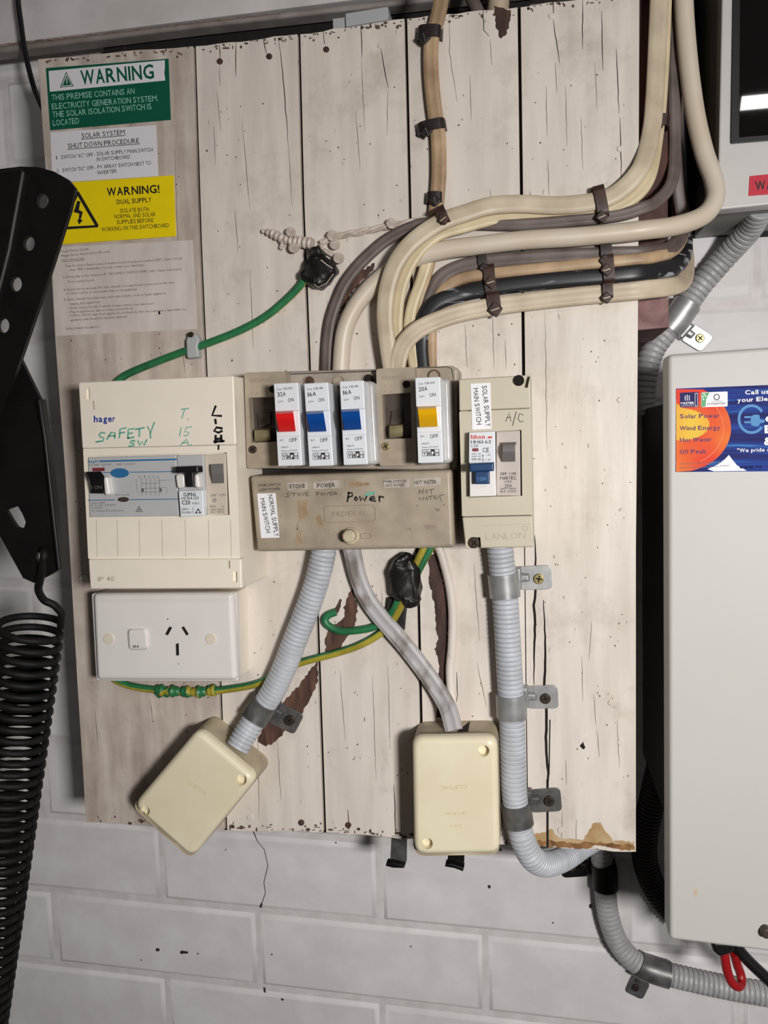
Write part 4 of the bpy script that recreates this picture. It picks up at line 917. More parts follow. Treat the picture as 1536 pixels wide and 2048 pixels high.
# ------------------------------------------------------------------ conduits and saddles
def corrugated(r, pitch, groove=.07):
    def f(L):
        t = (L / pitch) % 1.0
        return r * (1 - groove * (1 if t < .10 or t > .90 else .3 if t < .2 or t > .8 else 0))
    return f
def conduit(label, pts, m, r=.0102, pitch=.0037, groove=.13):
    P = path(pts, pitch / 9)
    o = MB().tube(P, corrugated(r, pitch, groove), n=26).build('flexible_conduit', M[m], smooth=60)
    tag(o, label, 'conduit', 'flexible conduits'); return P
cA = conduit('short pale grey flexible conduit sloping from the beige panel to the tilted junction box', [(648, 1092, 13), (646, 1111, 13), (633, 1166, 12.5), (614, 1220, 12), (591, 1278, 12), (569, 1335, 12), (546, 1382, 12), (518, 1424, 13), (494, 1462, 18), (474, 1496, 24)], 'conduit')
cB = conduit('long pale grey flexible conduit running down from the khaki solar enclosure', [(999, 1085, 14), (1002, 1115, 13), (1008, 1169, 12), (1012, 1221, 12), (1016, 1291, 12), (1020, 1361, 12), (1023, 1413, 12), (1025, 1478, 12), (1028, 1577, 12), (1034, 1626, 12), (1044, 1675, 12), (1065, 1716, 6), (1093, 1728, -13), (1130, 1716, -44), (1168, 1690, -68), (1200, 1672, -88)], 'conduit')
cC = conduit('grey flexible conduit on the wall curving right below the painted board', [(1196, 1600, -110), (1199, 1660, -112), (1203, 1714, -113), (1209, 1744, -113), (1211, 1788, -113), (1216, 1828, -113), (1229, 1871, -113), (1251, 1906, -113), (1280, 1930, -113), (1312, 1942, -113), (1347, 1952, -113), (1407, 1966, -113), (1466, 1978, -113), (1536, 1990, -113), (1640, 2008, -113)], 'conduit_grey', pitch=.0045, groove=.11)
cD = conduit('grey flexible conduit on the wall slanting up to the white meter box', [(1522, 415, -62), (1498, 460, -88), (1453, 511, -108), (1402, 570, -113), (1372, 612, -113), (1354, 638, -113), (1332, 665, -113), (1310, 694, -113), (1297, 727, -113), (1290, 765, -113), (1287, 800, -113), (1290, 830, -113)], 'conduit_grey', pitch=.0052, groove=.12)
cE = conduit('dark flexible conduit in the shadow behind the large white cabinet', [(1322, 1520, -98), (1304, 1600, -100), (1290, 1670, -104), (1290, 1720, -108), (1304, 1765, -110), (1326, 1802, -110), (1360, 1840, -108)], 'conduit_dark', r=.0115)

def near(P, px):
    w = min(range(len(P)), key=lambda i: (U(px, -(P[i].y) * 1000) - P[i]).length); return w
def saddle(label, P, c, half, tab, tabd, sc, m, sm, holder='zinc', group=None, r=.0114, tilt=6):
    i = near(P, c); k = int(half / .00041)
    seg = P[max(0, i - k):i + k + 1]
    o = thing('conduit_saddle', label, 'saddle clamp', sc, tabd, 'metal conduit saddle clamps')
    MB().sleeve(seg, .0104, r + .0006).build('strap', M[m], o)
    # fixing tab with a pressed rib running into the strap
    b = MB(); b.slab(tab, tabd, tabd + 1.4, 4.2, .5)
    f = quadmap(tab if len(tab) == 4 else [tab[0], tab[1], tab[-2], tab[-1]])
    a0, a1 = f(.02, .5), f(.42, .5)
    b.slab([f(-.02, .3), f(.34, .34), f(.34, .66), f(-.02, .7)], tabd + 1, tabd + 5.5, 1.2, 2.2)
    b.slab([f(-.22, .04), f(.10, .04), f(.10, .96), f(-.22, .96)], tabd + .2, tabd + 7, 1, 2.5)
    b.build('fixing_tab', M[m], o)
    s = screw(o, sc, 4.3 if sm != 'dscrew2' else 3.6, tabd + 1.2, M[sm if sm != 'dscrew2' else 'dscrew'], h=2.2)
saddle('shiny galvanised saddle clamp topmost on the long conduit', cB, C2(290, 385), .0098, [C2(415, 226), C2(690, 212), C2(705, 420), C2(415, 430)], .2, C2(588, 334), 'zinc', 'screw')
saddle('galvanised saddle clamp halfway down the long conduit beside the black split', cB, C2(352, 1412), .0098, [C2(470, 1248), C2(748, 1238), C2(758, 1440), C2(480, 1440)], .2, C2(645, 1358), 'zinc', 'dscrew')
saddle('dull saddle clamp lowest on the long conduit beside the upright junction box', cB, C1(832, 705), .0094, [C1(902, 570), C1(1082, 556), C1(1094, 690), C1(914, 700)], .2, C1(1020, 636), 'zinc_dark', 'dscrew')
saddle('dark saddle clamp on the short sloping conduit above the tilted junction box', cA, B8(1065, 152), .0098, [B8(1212, 92), B8(1415, 192), B8(1335, 345), B8(1132, 245)], .2, B8(1298, 238), 'zinc_dark', 'dscrew')
saddle('blackened saddle clamp on the wall conduit just under the painted board', cC, C3(435, 372), .0105, [C3(330, 380), C3(150, 392), C3(140, 255), C3(318, 248)], WALL + 1, C3(216, 326), 'blackmetal', 'dscrew2')
saddle('dark saddle clamp at the bend of the wall conduit near the red cable', cC, C3(762, 1003), .0125, [C3(745, 1105), C3(690, 1215), C3(572, 1158), C3(622, 1045)], WALL + 1, C3(645, 1136), 'zinc_dark', 'dscrew2')
saddle('bright steel saddle clamp with a gold screw above the large white cabinet', cD, B6(445, 778), .0102, [B6(545, 812), B6(708, 920), B6(598, 1042), B6(430, 938)], WALL + 1, B6(593, 930), 'zinc', 'screw')

# ------------------------------------------------------------------ cables
def cable(name, label, pts, m, w=None, t=None, r=None, groove=0, lobes=2, n=18):
    P = path(pts, .003)
    b = MB().tube(P, r, n=n, w=w, t=t, groove=groove, lobes=lobes)
    o = b.build(name, M[m], smooth=50); tag(o, label, 'cable', 'cables on the board'); return o
cable('twin_cable', 'tan twin cable dropping down from the top over the boards', [(900, -260, 5), (886, -30, 5), (874, 40, 5), (863, 80, 5), (862, 140, 5), (868, 210, 5), (876, 270, 5), (878, 340, 5), (874, 400, 4.5), (868, 450, 4), (860, 510, 3.5), (846, 560, 3.5), (830, 620, 3.5), (822, 660, 3.5), (830, 700, 4), (846, 745, 8)], 'ttan', w=.0115, t=.006, groove=.32, n=24)
cable('flat_cable', 'uppermost cream flat cable sweeping from the top right into the beige panel', [(1322, -260, -7), (1319, -30, -7), (1315, 80, -7), (1309, 200, -7), (1302, 265, -3), (1282, 335, 5), (1240, 382, 6), (1195, 402, 7), (1120, 411, 7), (1040, 408, 8), (980, 412, 10), (930, 427, 14), (892, 440, 18), (850, 464, 20), (815, 494, 21), (789, 532, 21), (774, 580, 20), (770, 633, 18), (774, 680, 17), (784, 748, 16)], 'tcream', w=.0132, t=.006, groove=.12, n=24)
cable('flat_cable', 'yellowed flat cable lying just under the uppermost cream cable', [(1336, -260, -12), (1331, -30, -12), (1324, 150, -12), (1314, 270, -11), (1296, 360, 2), (1252, 406, 4), (1200, 423, 4), (1120, 430, 3.5), (1040, 433, 3.5), (980, 440, 5), (930, 453, 10), (880, 468, 13), (846, 494, 15), (820, 530, 15), (802, 575, 14), (795, 620, 12), (794, 670, 11), (800, 748, 11)], 'tyellow', w=.0095, t=.005, groove=.2, n=24)
cable('flat_cable', 'yellowed flat cable hanging between the cream cables and the black cable', [(890, 455, 4), (868, 484, 6), (855, 520, 7), (842, 562, 7), (828, 600, 7.5), (819, 640, 8), (820, 680, 9), (832, 748, 9)], 'tyellow', w=.009, t=.005, groove=.2, n=24)
cable('round_cable', 'thick off white round cable looping out to the right of the board', [(1362, -260, -20), (1366, -30, -20), (1374, 100, -20), (1389, 220, -20), (1408, 305, -19), (1427, 360, -16), (1429, 400, -11), (1405, 432, -5), (1350, 452, 3), (1290, 460, 8.5), (1240, 466, 9), (1150, 474, 9), (1040, 481, 9), (950, 492, 9), (890, 500, 9), (830, 516, 9), (785, 540, 8.5), (748, 568, 8), (717, 604, 8), (697, 640, 8), (686, 680, 8), (681, 745, 8)], 'twhite', r=.0069, n=22)
cable('flat_cable', 'grey brown flat cable arching at the left of the thick off white cable', [(1349, -260, -27), (1349, -30, -27), (1348, 150, -26), (1350, 290, -24), (1343, 365, -13), (1312, 404, -3), (1288, 415, 4), (1240, 430, 4.5), (1150, 441, 4), (1050, 449, 4), (950, 448, 3.6), (870, 446, 3.6), (828, 453, 4), (778, 477, 4.5), (742, 506, 4.5), (711, 538, 4.5), (688, 570, 4.5), (674, 602, 4.5), (661, 642, 4.5), (655, 690, 4.5), (653, 748, 5)], 'tgrey', w=.0092, t=.006, groove=.25, n=24)
cable('flat_cable', 'grey brown flat cable running down the edge of the timber post', [(1356, -260, -36), (1356, -30, -36), (1352, 150, -34), (1350, 280, -34), (1356, 380, -38), (1366, 450, -48), (1374, 500, -70), (1378, 560, -105)], 'tgrey', w=.009, t=.006, groove=.25, n=24)
cable('flat_cable', 'dark grey flat cable beneath the thick off white cable', [(1352, -250, -62), (1352, 0, -62), (1352, 200, -62), (1356, 360, -60), (1364, 430, -50), (1361, 470, -32), (1340, 496, -14), (1300, 506, 0), (1268, 508, 4.2), (1210, 509, 4.5), (1100, 514, 5), (1000, 521, 5), (930, 531, 5), (886, 553, 5), (864, 590, 4), (850, 640, 3.5), (846, 690, 3.5), (848, 748, 5)], 'tgrey', w=.0112, t=.006, groove=.3, n=24)
cable('round_cable', 'tan round cable curving above the paint flecked black cable', [(1353, -250, -73), (1353, 0, -73), (1354, 220, -73), (1360, 400, -70), (1366, 450, -56), (1363, 478, -38), (1345, 503, -18), (1305, 515, 0), (1270, 519, 5), (1215, 525, 6), (1100, 536, 6), (1000, 546, 6), (930, 556, 6), (892, 575, 5.5), (872, 605, 4.5), (864, 640, 4.5), (862, 690, 4.5), (863, 748, 5)], 'ttan', w=.0088, t=.0074, n=20)
cable('black_cable', 'black cable flecked with white paint above the lowest cream cable', [(1354, -250, -86), (1354, 0, -86), (1356, 240, -86), (1362, 420, -80), (1369, 480, -58), (1365, 515, -36), (1345, 535, -16), (1295, 543, .5), (1265, 547, 5.5), (1200, 553, 6), (1100, 561, 6), (1000, 573, 6), (930, 586, 6), (872, 606, 8), (848, 640, 7), (841, 690, 7), (845, 748, 8)], 'tblack', w=.0125, t=.0075, n=22)
cable('flat_cable', 'lowest cream flat cable looping round into the beige panel', [(1353, -250, -99), (1353, 0, -99), (1354, 260, -99), (1362, 440, -88), (1370, 515, -58), (1368, 556, -32), (1348, 572, -12), (1292, 579, 2), (1265, 582, 5), (1200, 588, 5), (1100, 598, 6), (1000, 611, 8), (930, 624, 11), (878, 640, 15), (836, 660, 18), (808, 688, 18), (796, 720, 17), (793, 748, 16)], 'tcream', w=.0138, t=.0062, groove=.3, lobes=3, n=30)

def cable_clip(label, a, b, w, h, d0=0, m='clip', tongue=None, power=.6):
    o = thing('cable_clip', label, 'cable clip', b, d0, 'painted cable clips')
    k = MB().arch(a, b, w, h, d0, 1.0, 12, power=power); k.build('band', M[m], o)
    A, B = Vector(a), Vector(b); t = (B - A).normalized(); nn = Vector((-t.y, t.x)); c = A.lerp(B, tongue if tongue is not None else .5)
    q = [c + nn * w * .62, c + t * w * .66, c - nn * w * .62, c - t * w * .66]
    MB().slab([tuple(x) for x in q], d0 + h - .3, d0 + h + 1.6, 1.2, .8).build('buckle', M[m], o)
    s = MB(); s.ribbon([tuple(c + nn * w * .3 + t * 2), tuple(c - nn * w * .3 - t * 1)], 1.8, d0 + h + 1.7); s.build('buckle_slot', M['tcream'] if m == 'clip' else M['zinc_dark'], o)
cable_clip('dark cable clip highest on the tan twin cable', (836, 74), (886, 72), 22, 10, 0, 'clipdark', .24)
cable_clip('dark cable clip in the middle of the tan twin cable', (836, 266), (893, 252), 20, 10, 0, 'clipdark', .3)
cable_clip('dark cable clip lowest on the tan twin cable', (854, 400), (888, 400), 20, 9.5, 0, 'clipdark', .45)
cable_clip('brown cable clip where the upper cream cables cross the tan cable', (880, 424), (900, 468), 20, 24, 0, 'clip', .3)
cable_clip('brown cable clip on the long run of the upper cream cables', (1193, 376), (1206, 442), 22, 12, 0, 'clip', .86, .45)
cable_clip('brown cable clip on the upper cream cable beside the timber post', (1286, 250), (1336, 252), 22, 13, -20, 'clip', .55, .45)
cable_clip('dark cable clip on the grey cable left of the tan round cable', (964, 506), (968, 540), 18, 10, 0, 'clipdark', .85, .4)
cable_clip('brown cable clip on the tan round and black cables left side', (978, 532), (984, 596), 22, 12.5, 0, 'clip', .5, .4)
cable_clip('brown cable clip with a pointed buckle on the lowest cream cable left side', (986, 588), (992, 630), 26, 13, 0, 'clip', .72, .4)
cable_clip('dark cable clip on the grey cable right side below the thick white cable', (1209, 488), (1211, 526), 22, 10.5, 0, 'clipdark', .85, .4)
cable_clip('brown cable clip on the tan round and black cables right side', (1212, 512), (1216, 572), 22, 12.5, 0, 'clip', .45, .4)
cable_clip('brown cable clip on the lowest cream cable right side', (1212, 566), (1214, 602), 20, 10.5, 0, 'clip', .8, .4)

# lower cables
cable('twin_cable', 'part painted grey twin cable running down to the upright junction box', [(702, 1092, 10), (706, 1111, 8), (716, 1154, 6), (733, 1195, 5.5), (760, 1233, 6.5), (789, 1266, 8), (818, 1301, 6), (852, 1346, 6), (881, 1389, 8), (897, 1420, 14), (908, 1462, 22)], 'tpaint', w=.0145, t=.0085, groove=.4, n=30)
cable('round_cable', 'white painted cable beside the bare strip right of the taped joint', [(876, 1092, 6), (884, 1112, 5), (898, 1166, 3.5), (905, 1223, 3.5), (904, 1290, 3.5), (900, 1340, 3.5), (903, 1395, 3.5), (912, 1450, 8)], 'plank', r=.0036, n=16)

def earth(label, pts, r=.0031, frac=.36, ph=.0, twist=12, name='earth_wire'):
    P = path(pts, .002)
    b = MB().tube(P, r, n=18, mi=lambda a: 1 if (a - ph) % 1.0 < frac else 0, twist=twist)
    o = b.build(name, [M['green'], M['gyellow']], smooth=50); tag(o, label, 'earth wire', 'green and yellow earth wires'); return o
earth('green and yellow earth wire from the taped clamp to the cream enclosure', [(612, 552, 8), (600, 572, 6), (570, 602, 4.5), (530, 634, 4), (480, 661, 4), (420, 685, 4), (360, 706, 4), (310, 725, 4), (260, 746, 5), (238, 760, 6), (225, 775, 7)], ph=.44, frac=.34, twist=4)
earth('short green earth wire curled left of the black taped joint', [(672, 1224, 3.5), (657, 1230, 4), (650, 1240, 4.5), (658, 1252, 4.5), (682, 1262, 4), (720, 1260, 4), (752, 1252, 3.5), (775, 1235, 4), (790, 1215, 6), (800, 1190, 9)], ph=.62, frac=.2, twist=2)
g2 = earth('green and yellow earth wire running left under the power socket', [(812, 1190, 9), (802, 1212, 8), (786, 1240, 4.5), (762, 1266, 3.5), (720, 1290, 3.5), (670, 1307, 3.5), (600, 1326, 3.3), (560, 1345, 3.3), (515, 1367, 3.5), (460, 1378, 4), (400, 1384, 5), (330, 1381, 5), (270, 1374, 5), (235, 1362, 6), (222, 1350, 6)], ph=.08, frac=.5, twist=3)
P = path([(432, 1380, 5), (400, 1384, 5), (360, 1383, 5), (312, 1380, 5)], .0012)
b = MB().tube(P, lambda L: .0042 + .0009 * math.sin(L * 520) + .0005 * math.sin(L * 1300), n=18, mi=lambda a: 0, twist=160)
for k in range(len(b.mi)): b.mi[k] = 1 if int(k / 18 / 6.0 + (k % 18) / 18.0) % 3 == 0 else 0
b.slab([(313, 1384), (340, 1382), (336, 1396), (326, 1393), (318, 1397), (311, 1390)], 4, 5.2).slab([(372, 1384), (404, 1384), (396, 1392), (378, 1394)], 4, 5)
b.build('tape_wrap', [M['green'], M['gyellow']], g2)
for lab, pts, ph in (('yellow and green earth wire rising left into the beige panel from the taped joint', [(816, 1180, 9), (824, 1146, 9), (834, 1124, 9), (846, 1100, 9), (852, 1084, 9)], .05), ('green earth wire rising right into the beige panel from the taped joint', [(820, 1182, 6), (834, 1148, 6), (846, 1124, 6), (859, 1100, 6), (866, 1084, 6)], .6)):
    earth(lab, pts, ph=ph, frac=.45, twist=6)
# taped joint under the beige panel
def lump(poly, d0, d1, r, e, amp, seed, sub_n=3):
    random.seed(seed)
    bm = bmesh.new(); t = MB().slab([tuple(p) for p in poly], d0, d1, r, e, 0, n=3)
    vs = [bm.verts.new(v) for v in t.v]
    for f in t.f:
        try: bm.faces.new([vs[i] for i in f])
        except ValueError: pass
    bmesh.ops.remove_doubles(bm, verts=bm.verts, dist=1e-5)
    bmesh.ops.triangulate(bm, faces=bm.faces)
    bmesh.ops.subdivide_edges(bm, edges=bm.edges, cuts=2, use_grid_fill=True)
    from mathutils import noise
    for v in bm.verts:
        k = noise.noise_vector(v.co * 140 + Vector((seed, 0, 0))) * amp + noise.noise_vector(v.co * 420) * amp * .35
        v.co += k
    bm.verts.index_update(); o = MB(); o.add([v.co.copy() for v in bm.verts], [[v.index for v in f.verts] for f in bm.faces]); bm.free(); return o
tj = thing('taped_joint', 'lump of black electrical tape below the beige panel', 'taped joint', (800, 1260), 3)
lump(mp(B7, [(792, 132), (872, 96), (925, 140), (962, 205), (966, 430), (945, 474), (872, 478), (826, 440), (770, 400), (752, 220)]), 1, 17, 5, 6, .0022, 3).build('tape_lump', M['tape'], tj, smooth=60)
lump(mp(B7, [(748, 400), (830, 420), (882, 480), (868, 632), (800, 630), (728, 500)]), .4, 4, 1, 1, .0006, 9).build('tape_tail', M['tape'], tj)

# earth bonding above: stranded wire, clamp, nails
P1 = path([(880, 436, 3), (840, 441, 2.5), (782, 452, 2.5), (720, 464, 2.5), (668, 474, 3), (640, 488, 5)], .0015)
sw = MB()
for k in range(3):
    Q = []
    for i, p in enumerate(P1):
        a = i * .26 + k * 2.094; Q.append(p + Vector((0, math.cos(a), math.sin(a))) * .0014)
    sw.tube(Q, .0014, n=8)
o = sw.build('bare_earth_wire', M['wirepaint']); tag(o, 'cream painted stranded wire nailed across the boards to the black clamp', 'wire')
o = MB().tube(path([(640, 497, 5), (655, 505, 3.5), (672, 514, 3)], .0015), .0018, n=10).build('bare_earth_wire', M['wirepaint']); tag(o, 'short cream painted wire tail leaving the black clamp to the right', 'wire')
P2 = path([B3(85, 298) + (3,), B3(170, 322) + (3.5,), B3(250, 360) + (3.5,), B3(340, 378) + (4,), B3(460, 392) + (6,)], .0008)
b = MB().tube(P2, lambda L: (.0034 if L < .03 else .0042) * min(1, .35 + L * 60) + .0006 * math.sin(L * 1500), n=14, twist=300)
b.tube(path([B3(235, 355) + (3.5,), B3(240, 390) + (3,), B3(222, 432) + (2.5,)], .001), lambda L: max(.0004, .0028 - L * .13), n=10)
o = b.build('twisted_lug', M['wirepaint']); tag(o, 'cream painted twisted wire end poking left out of the black clamp', 'wire')
ec = thing('earth_clamp', 'black taped earth clamp beside the painted nails', 'clamp', (640, 570), 0)
lump(mp(B3, [(425, 440), (520, 450), (618, 545), (606, 600), (560, 660), (500, 712), (436, 700), (352, 640), (346, 590), (400, 540)]), .3, 15, 4, 5, .0016, 21).build('taped_body', M['tape'], ec, smooth=60)
lump(mp(B3, [(440, 410), (500, 405), (522, 450), (500, 480), (440, 480), (420, 450)]), 5, 19, 3, 3, .0009, 5).build('terminal', M['tape'], ec, smooth=60)
b = MB(); b.ribbon(mp(B3, [(520, 512), (560, 545), (600, 572)]), 2, 16.2); b.ribbon(mp(B3, [(470, 690), (500, 712), (560, 680), (610, 615)]), 1.4, 16.2); b.build('paint_smear', M['wirepaint'], ec)
for lab, c, r, h in (('painted nail head above the stranded wire near the tan twin cable', (1033, 243), 40, 7), ('painted nail head at the top of the close pair right of the clamp', (600, 332), 41, 8), ('painted nail head at the bottom of the close pair right of the clamp', (617, 396), 38, 6.5), ('painted nail head at the lower right corner of the black clamp', (646, 496), 40, 9), ('rough painted nail head above the twisted wire end', (294, 304), 36, 8), ('painted nail head below the twisted wire end', (316, 420), 38, 8.5)):
    n = thing('nail', lab, 'nail', B3(*c), 0, 'painted nails of the earth wire')
    MB().slab(circ(B3(*c), 4.2, 12), 0, h - 1.6).build('shank', M['wirepaint'], n)
    MB().slab(circ(B3(*c), r * .27344, 22), h - 1.8, h, 0, .7).build('head', M['wirepaint'], n)
cl = thing('wire_saddle', 'small grey plastic clip nailed over the earth wire', 'wire clip', (385, 716), 0)
MB().slab([(371, 680), (380, 664), (393, 669), (398, 680), (394, 692), (397, 714), (373, 717)], .4, 8.6, 2, 1.6).build('clip_body', M['ductgrey'], cl)
screw(cl, (381, 669), 2.3, 8.4, M['dscrew'], 'nail_head', False, 1)

# ------------------------------------------------------------------ bits at the top edge
o = thing('cable_duct', 'pale grey plastic duct end poking above the top edge of the board', 'duct', (735, 50), -24)
MB().slab([(690, 26), (776, 12), (778, 70), (692, 80)], -100, -24, 1, 1).build('duct_body', M['ductgrey'], o)
MB().slab([(665, 37), (689, 34), (691, 80), (667, 84)], -100, -26, .6, .6).build('duct_clip', M['ductgrey'], o)
b = MB(); b.ribbon([(692, 54), (778, 40)], 1.2, -23.9); b.build('seam', M['inkgrey'], o)
st = thing('pipe_stub', 'cream pipe end at the very top beside the second board joint', 'pipe', (997, 20), -40)
MB().tube(path([(1000, -60, -50), (998, -10, -50), (996, 30, -50)], .004), .0085, n=20).build('pipe', M['tcream'], st)
MB().tube(path([(998, -4, -50), (998, 4, -50)], .001), .0094, n=20).build('ring', M['bare'], st)
o = MB().tube(path([(920, -40, -60), (944, 0, -60), (966, 40, -60)], .004), .005, n=14).build('round_cable', M['tgrey']); tag(o, 'dim grey cable end behind the top edge of the board left of the cream pipe', 'cable')
o = MB().tube(path([(34, -60, -70), (36, 0, -70), (42, 47, -70), (48, 91, -68), (57, 135, -66), (70, 182, -60), (84, 215, -50), (100, 250, -45)], .003), .0024, n=12).build('black_wire', M['black']); tag(o, 'thin black wire hanging over the white beam into the gap left of the board', 'wire')
for lab, q, lip in (('dark metal strap hook hanging below the board at the left of the upright junction box', [C8(256, 60), C8(350, 70), C8(348, 250), C8(334, 294), C8(250, 288), C8(247, 240)], [C8(222, 268), C8(262, 262), C8(334, 280), C8(330, 298), C8(262, 296), C8(218, 284)]),
                    ('dark metal strap hook below the upright junction box', [C8(604, 160), C8(706, 160), C8(700, 280), C8(696, 310), C8(640, 292), C8(598, 284)], [C8(588, 272), C8(620, 268), C8(700, 296), C8(694, 318), C8(640, 298), C8(582, 288)])):
    h = thing('strap_hook', lab, 'hook', q[3], -26, 'strap hooks below the board')
    MB().slab(q, -32, -30, 0, .4).build('strap', M['zinc_dark'] if 'left' in lab else M['blackmetal'], h)
    MB().slab(lip, -32, -24, 0, 1).build('curled_lip', M['blackmetal'], h)

# ------------------------------------------------------------------ large white cabinet, meter box
cab = thing('electrical_cabinet', 'large white enamel cabinet with a solar installer sticker at the right', 'cabinet', (1500, 1885), 0)
MB().slab([(1341, 803), (1910, 775), (1910, 1800), (1341, 1660)], WALL, 19, 2, 0).build('rear_housing', M['black'], cab)
fc = MB().slab([(1336, 709), (1910, 668), (1910, 1950), (1339, 1880)], 19.2, 40, 3.5, 3).build('front_cover', M['cabinet'], cab)
MB().slab(circ((1534, 1869), 10.5, 18), 40, 46, 0, 1.5).build('lock', M['oldbrown'], cab)
b = MB(); b.flat(ragged([C3(1035, 470), C3(1060, 468), C3(1066, 515), C3(1045, 520)], 1, 4), 40.1); b.build('rust_spot', mat('pale_rust', (206, 182, 158), rough=.5), fc)
stk = MB().slab([(1352, 777), (1640, 766), (1640, 942), (1351, 944)], 40, 40.25).build('advert_sticker', M['advert'], cab); part(stk, 'red, orange and blue solar installer sticker')
b = MB(); cc = B6(420, 1700); pts = [(1353, 778)]
arc = [B6(420 + 415 * math.cos(a), 1640 + 345 * math.sin(a)) for a in [(-90 + k * 180 / 26) * math.pi / 180 for k in range(27)]]
arc = [p for p in arc if p[1] < 943.5 and p[1] > 777.5]
b.flat([(1352.4, 778)] + arc + [(1352, 943.6)], 40.3); b.build('sun_disc', M['sunprint'], stk)
b = MB(); b.flat([(1352.4, 806)] + [B6(415 + 250 * math.cos(a), 1610 + 130 * math.sin(a)) for a in [(-80 + k * 165 / 14) * math.pi / 180 for k in range(15)]] + [(1352.2, 880)], 40.34); b.build('sun_glow', M['sunyellow'], stk)
b = MB()
ring_o = [B6(420 + 355 * math.cos(a), 1640 + 300 * math.sin(a)) for a in [(-60 + k * 120 / 20) * math.pi / 180 for k in range(21)]]
b.ribbon(ring_o, 1.2, 40.36); b.build('sun_ring', mat('orange_print', (242, 128, 84), rough=.6), stk)
b = MB(); b.flat(mp(B6, [(818, 1850), (840, 1880), (880, 1930), (960, 1975), (700, 1978), (650, 1962), (730, 1925), (785, 1885)]), 40.28); b.build('pale_corner', M['pwhite'], stk)
b = MB(); b.slab(mp(B6, [(432, 1360), (578, 1354), (578, 1472), (434, 1476)]), 40.2, 40.4, .8); b.build('trade_badge', mat('badge_navy', (44, 40, 96), rough=.65, spec=.2), stk)
b = MB(); b.text('MASTER', B6(440, 1452), B6(544, 1450), 4.6, 40.46, .03); b.text('ELECTRICIANS', B6(446, 1468), B6(540, 1466), 2, 40.46)
for x, h in ((474, 1385), (490, 1378), (506, 1383)): b.ribbon(mp(B6, [(x, h), (x, 1420)]), 1.4, 40.46)
b.plate(mp(B6, [(550, 1364), (572, 1363), (572, 1468), (551, 1469)]), [mp(B6, [(553, 1368), (569, 1367), (569, 1464), (554, 1465)])], 40.42, 40.46)
b.build('badge_lettering', M['pwhite'], stk)
MB().slab(mp(B6, [(600, 1358), (808, 1350), (808, 1468), (600, 1474)]), 40.2, 40.4, .8).build('accreditation_badge', M['pwhite'], stk)
b = MB(); b.flat(mp(B6, [(602, 1362), (665, 1358), (640, 1410), (634, 1470), (602, 1472)]), 40.44); b.build('badge_green', mat('badge_green', (92, 170, 110), rough=.6), stk)
b = MB()
b.plate(circ(B6(722, 1394), 6.5, 20), [circ(B6(722, 1394), 4.2, 20)], 40.42, 40.46); b.text('ACCREDITED', B6(645, 1456), B6(792, 1450), 3.6, 40.46, .03); b.text('CLEAN ENERGY', B6(672, 1432), B6(772, 1428), 2, 40.46); b.build('badge_print', M['inkgrey'], stk)
b = MB()
for k, (x, y) in enumerate(((622, 1372), (612, 1392), (634, 1386), (618, 1412))): b.flat(circ(B6(x, y), 1.8, 5), 40.48)
b.build('badge_stars', M['pwhite'], stk)
b = MB()
for t, y, x, f_ in (('Solar Power', 1562, 742, 'a'), ('Wind Energy', 1656, 748, 'a'), ('Hot Water', 1748, 682, 'b'), ('Off Peak', 1842, 640, 'b')): b.text(t, B6(432, y), B6(x, y - 6), 8.2, 40.46, .02)
b.build('service_lettering', mat('print_slate_purple', (112, 74, 112), rough=.7, spec=.15), stk)
b = MB(); b.text("Electrical Contractor EC784", B6(440, 1926), B6(762, 1912), 3.2, 40.46); b.text("Solar Design & Installation P3327", B6(430, 1958), B6(826, 1940), 3.2, 40.46); b.build('small_print', M['inkgrey'], stk)
b = MB(); b.text('Call us for', B6(946, 1374), B6(1230, 1362), 8.2, 40.46, .02); b.text('your Electrical', B6(886, 1434), B6(1300, 1414), 8.2, 40.46, .02)
b.text('C', B6(1104, 1592), B6(1180, 1590), 12, 40.46, .03); b.text('E', B6(1100, 1676), B6(1150, 1674), 14, 40.46, .05); b.text('&', B6(1094, 1770), B6(1168, 1768), 14, 40.46, .04); b.text('"We pride ourselves', B6(884, 1828), B6(1330, 1816), 7, 40.46, .012)
b.build('white_lettering', M['pwhite'], stk)
b = MB(); b.text('www.go', B6(900, 1958), B6(1080, 1955), 7, 40.46, .03); b.build('web_lettering', mat('print_navy', (24, 28, 80), rough=.7, spec=.15), stk)
b = MB(); c = B6(996, 1568)
a_ = [math.radians(35 + k * 10) for k in range(30)]
b.ribbon([(c[0] + 25 * math.cos(t), c[1] + 27 * math.sin(t)) for t in [math.radians(40 + k * 9.4) for k in range(31)]], 5.5, 40.46)
b.slab(mp(B6, [(990, 1545), (1020, 1532), (1060, 1534), (1062, 1570), (1100, 1572), (1100, 1596), (1062, 1600), (1056, 1622), (1018, 1624), (990, 1612)]), 40.3, 40.46, 1)
b.ribbon(mp(B6, [(945, 1552), (992, 1552)]), 4, 40.46); b.ribbon(mp(B6, [(945, 1592), (992, 1592)]), 4, 40.46)
b.build('plug_emblem', M['lightblue'], stk)

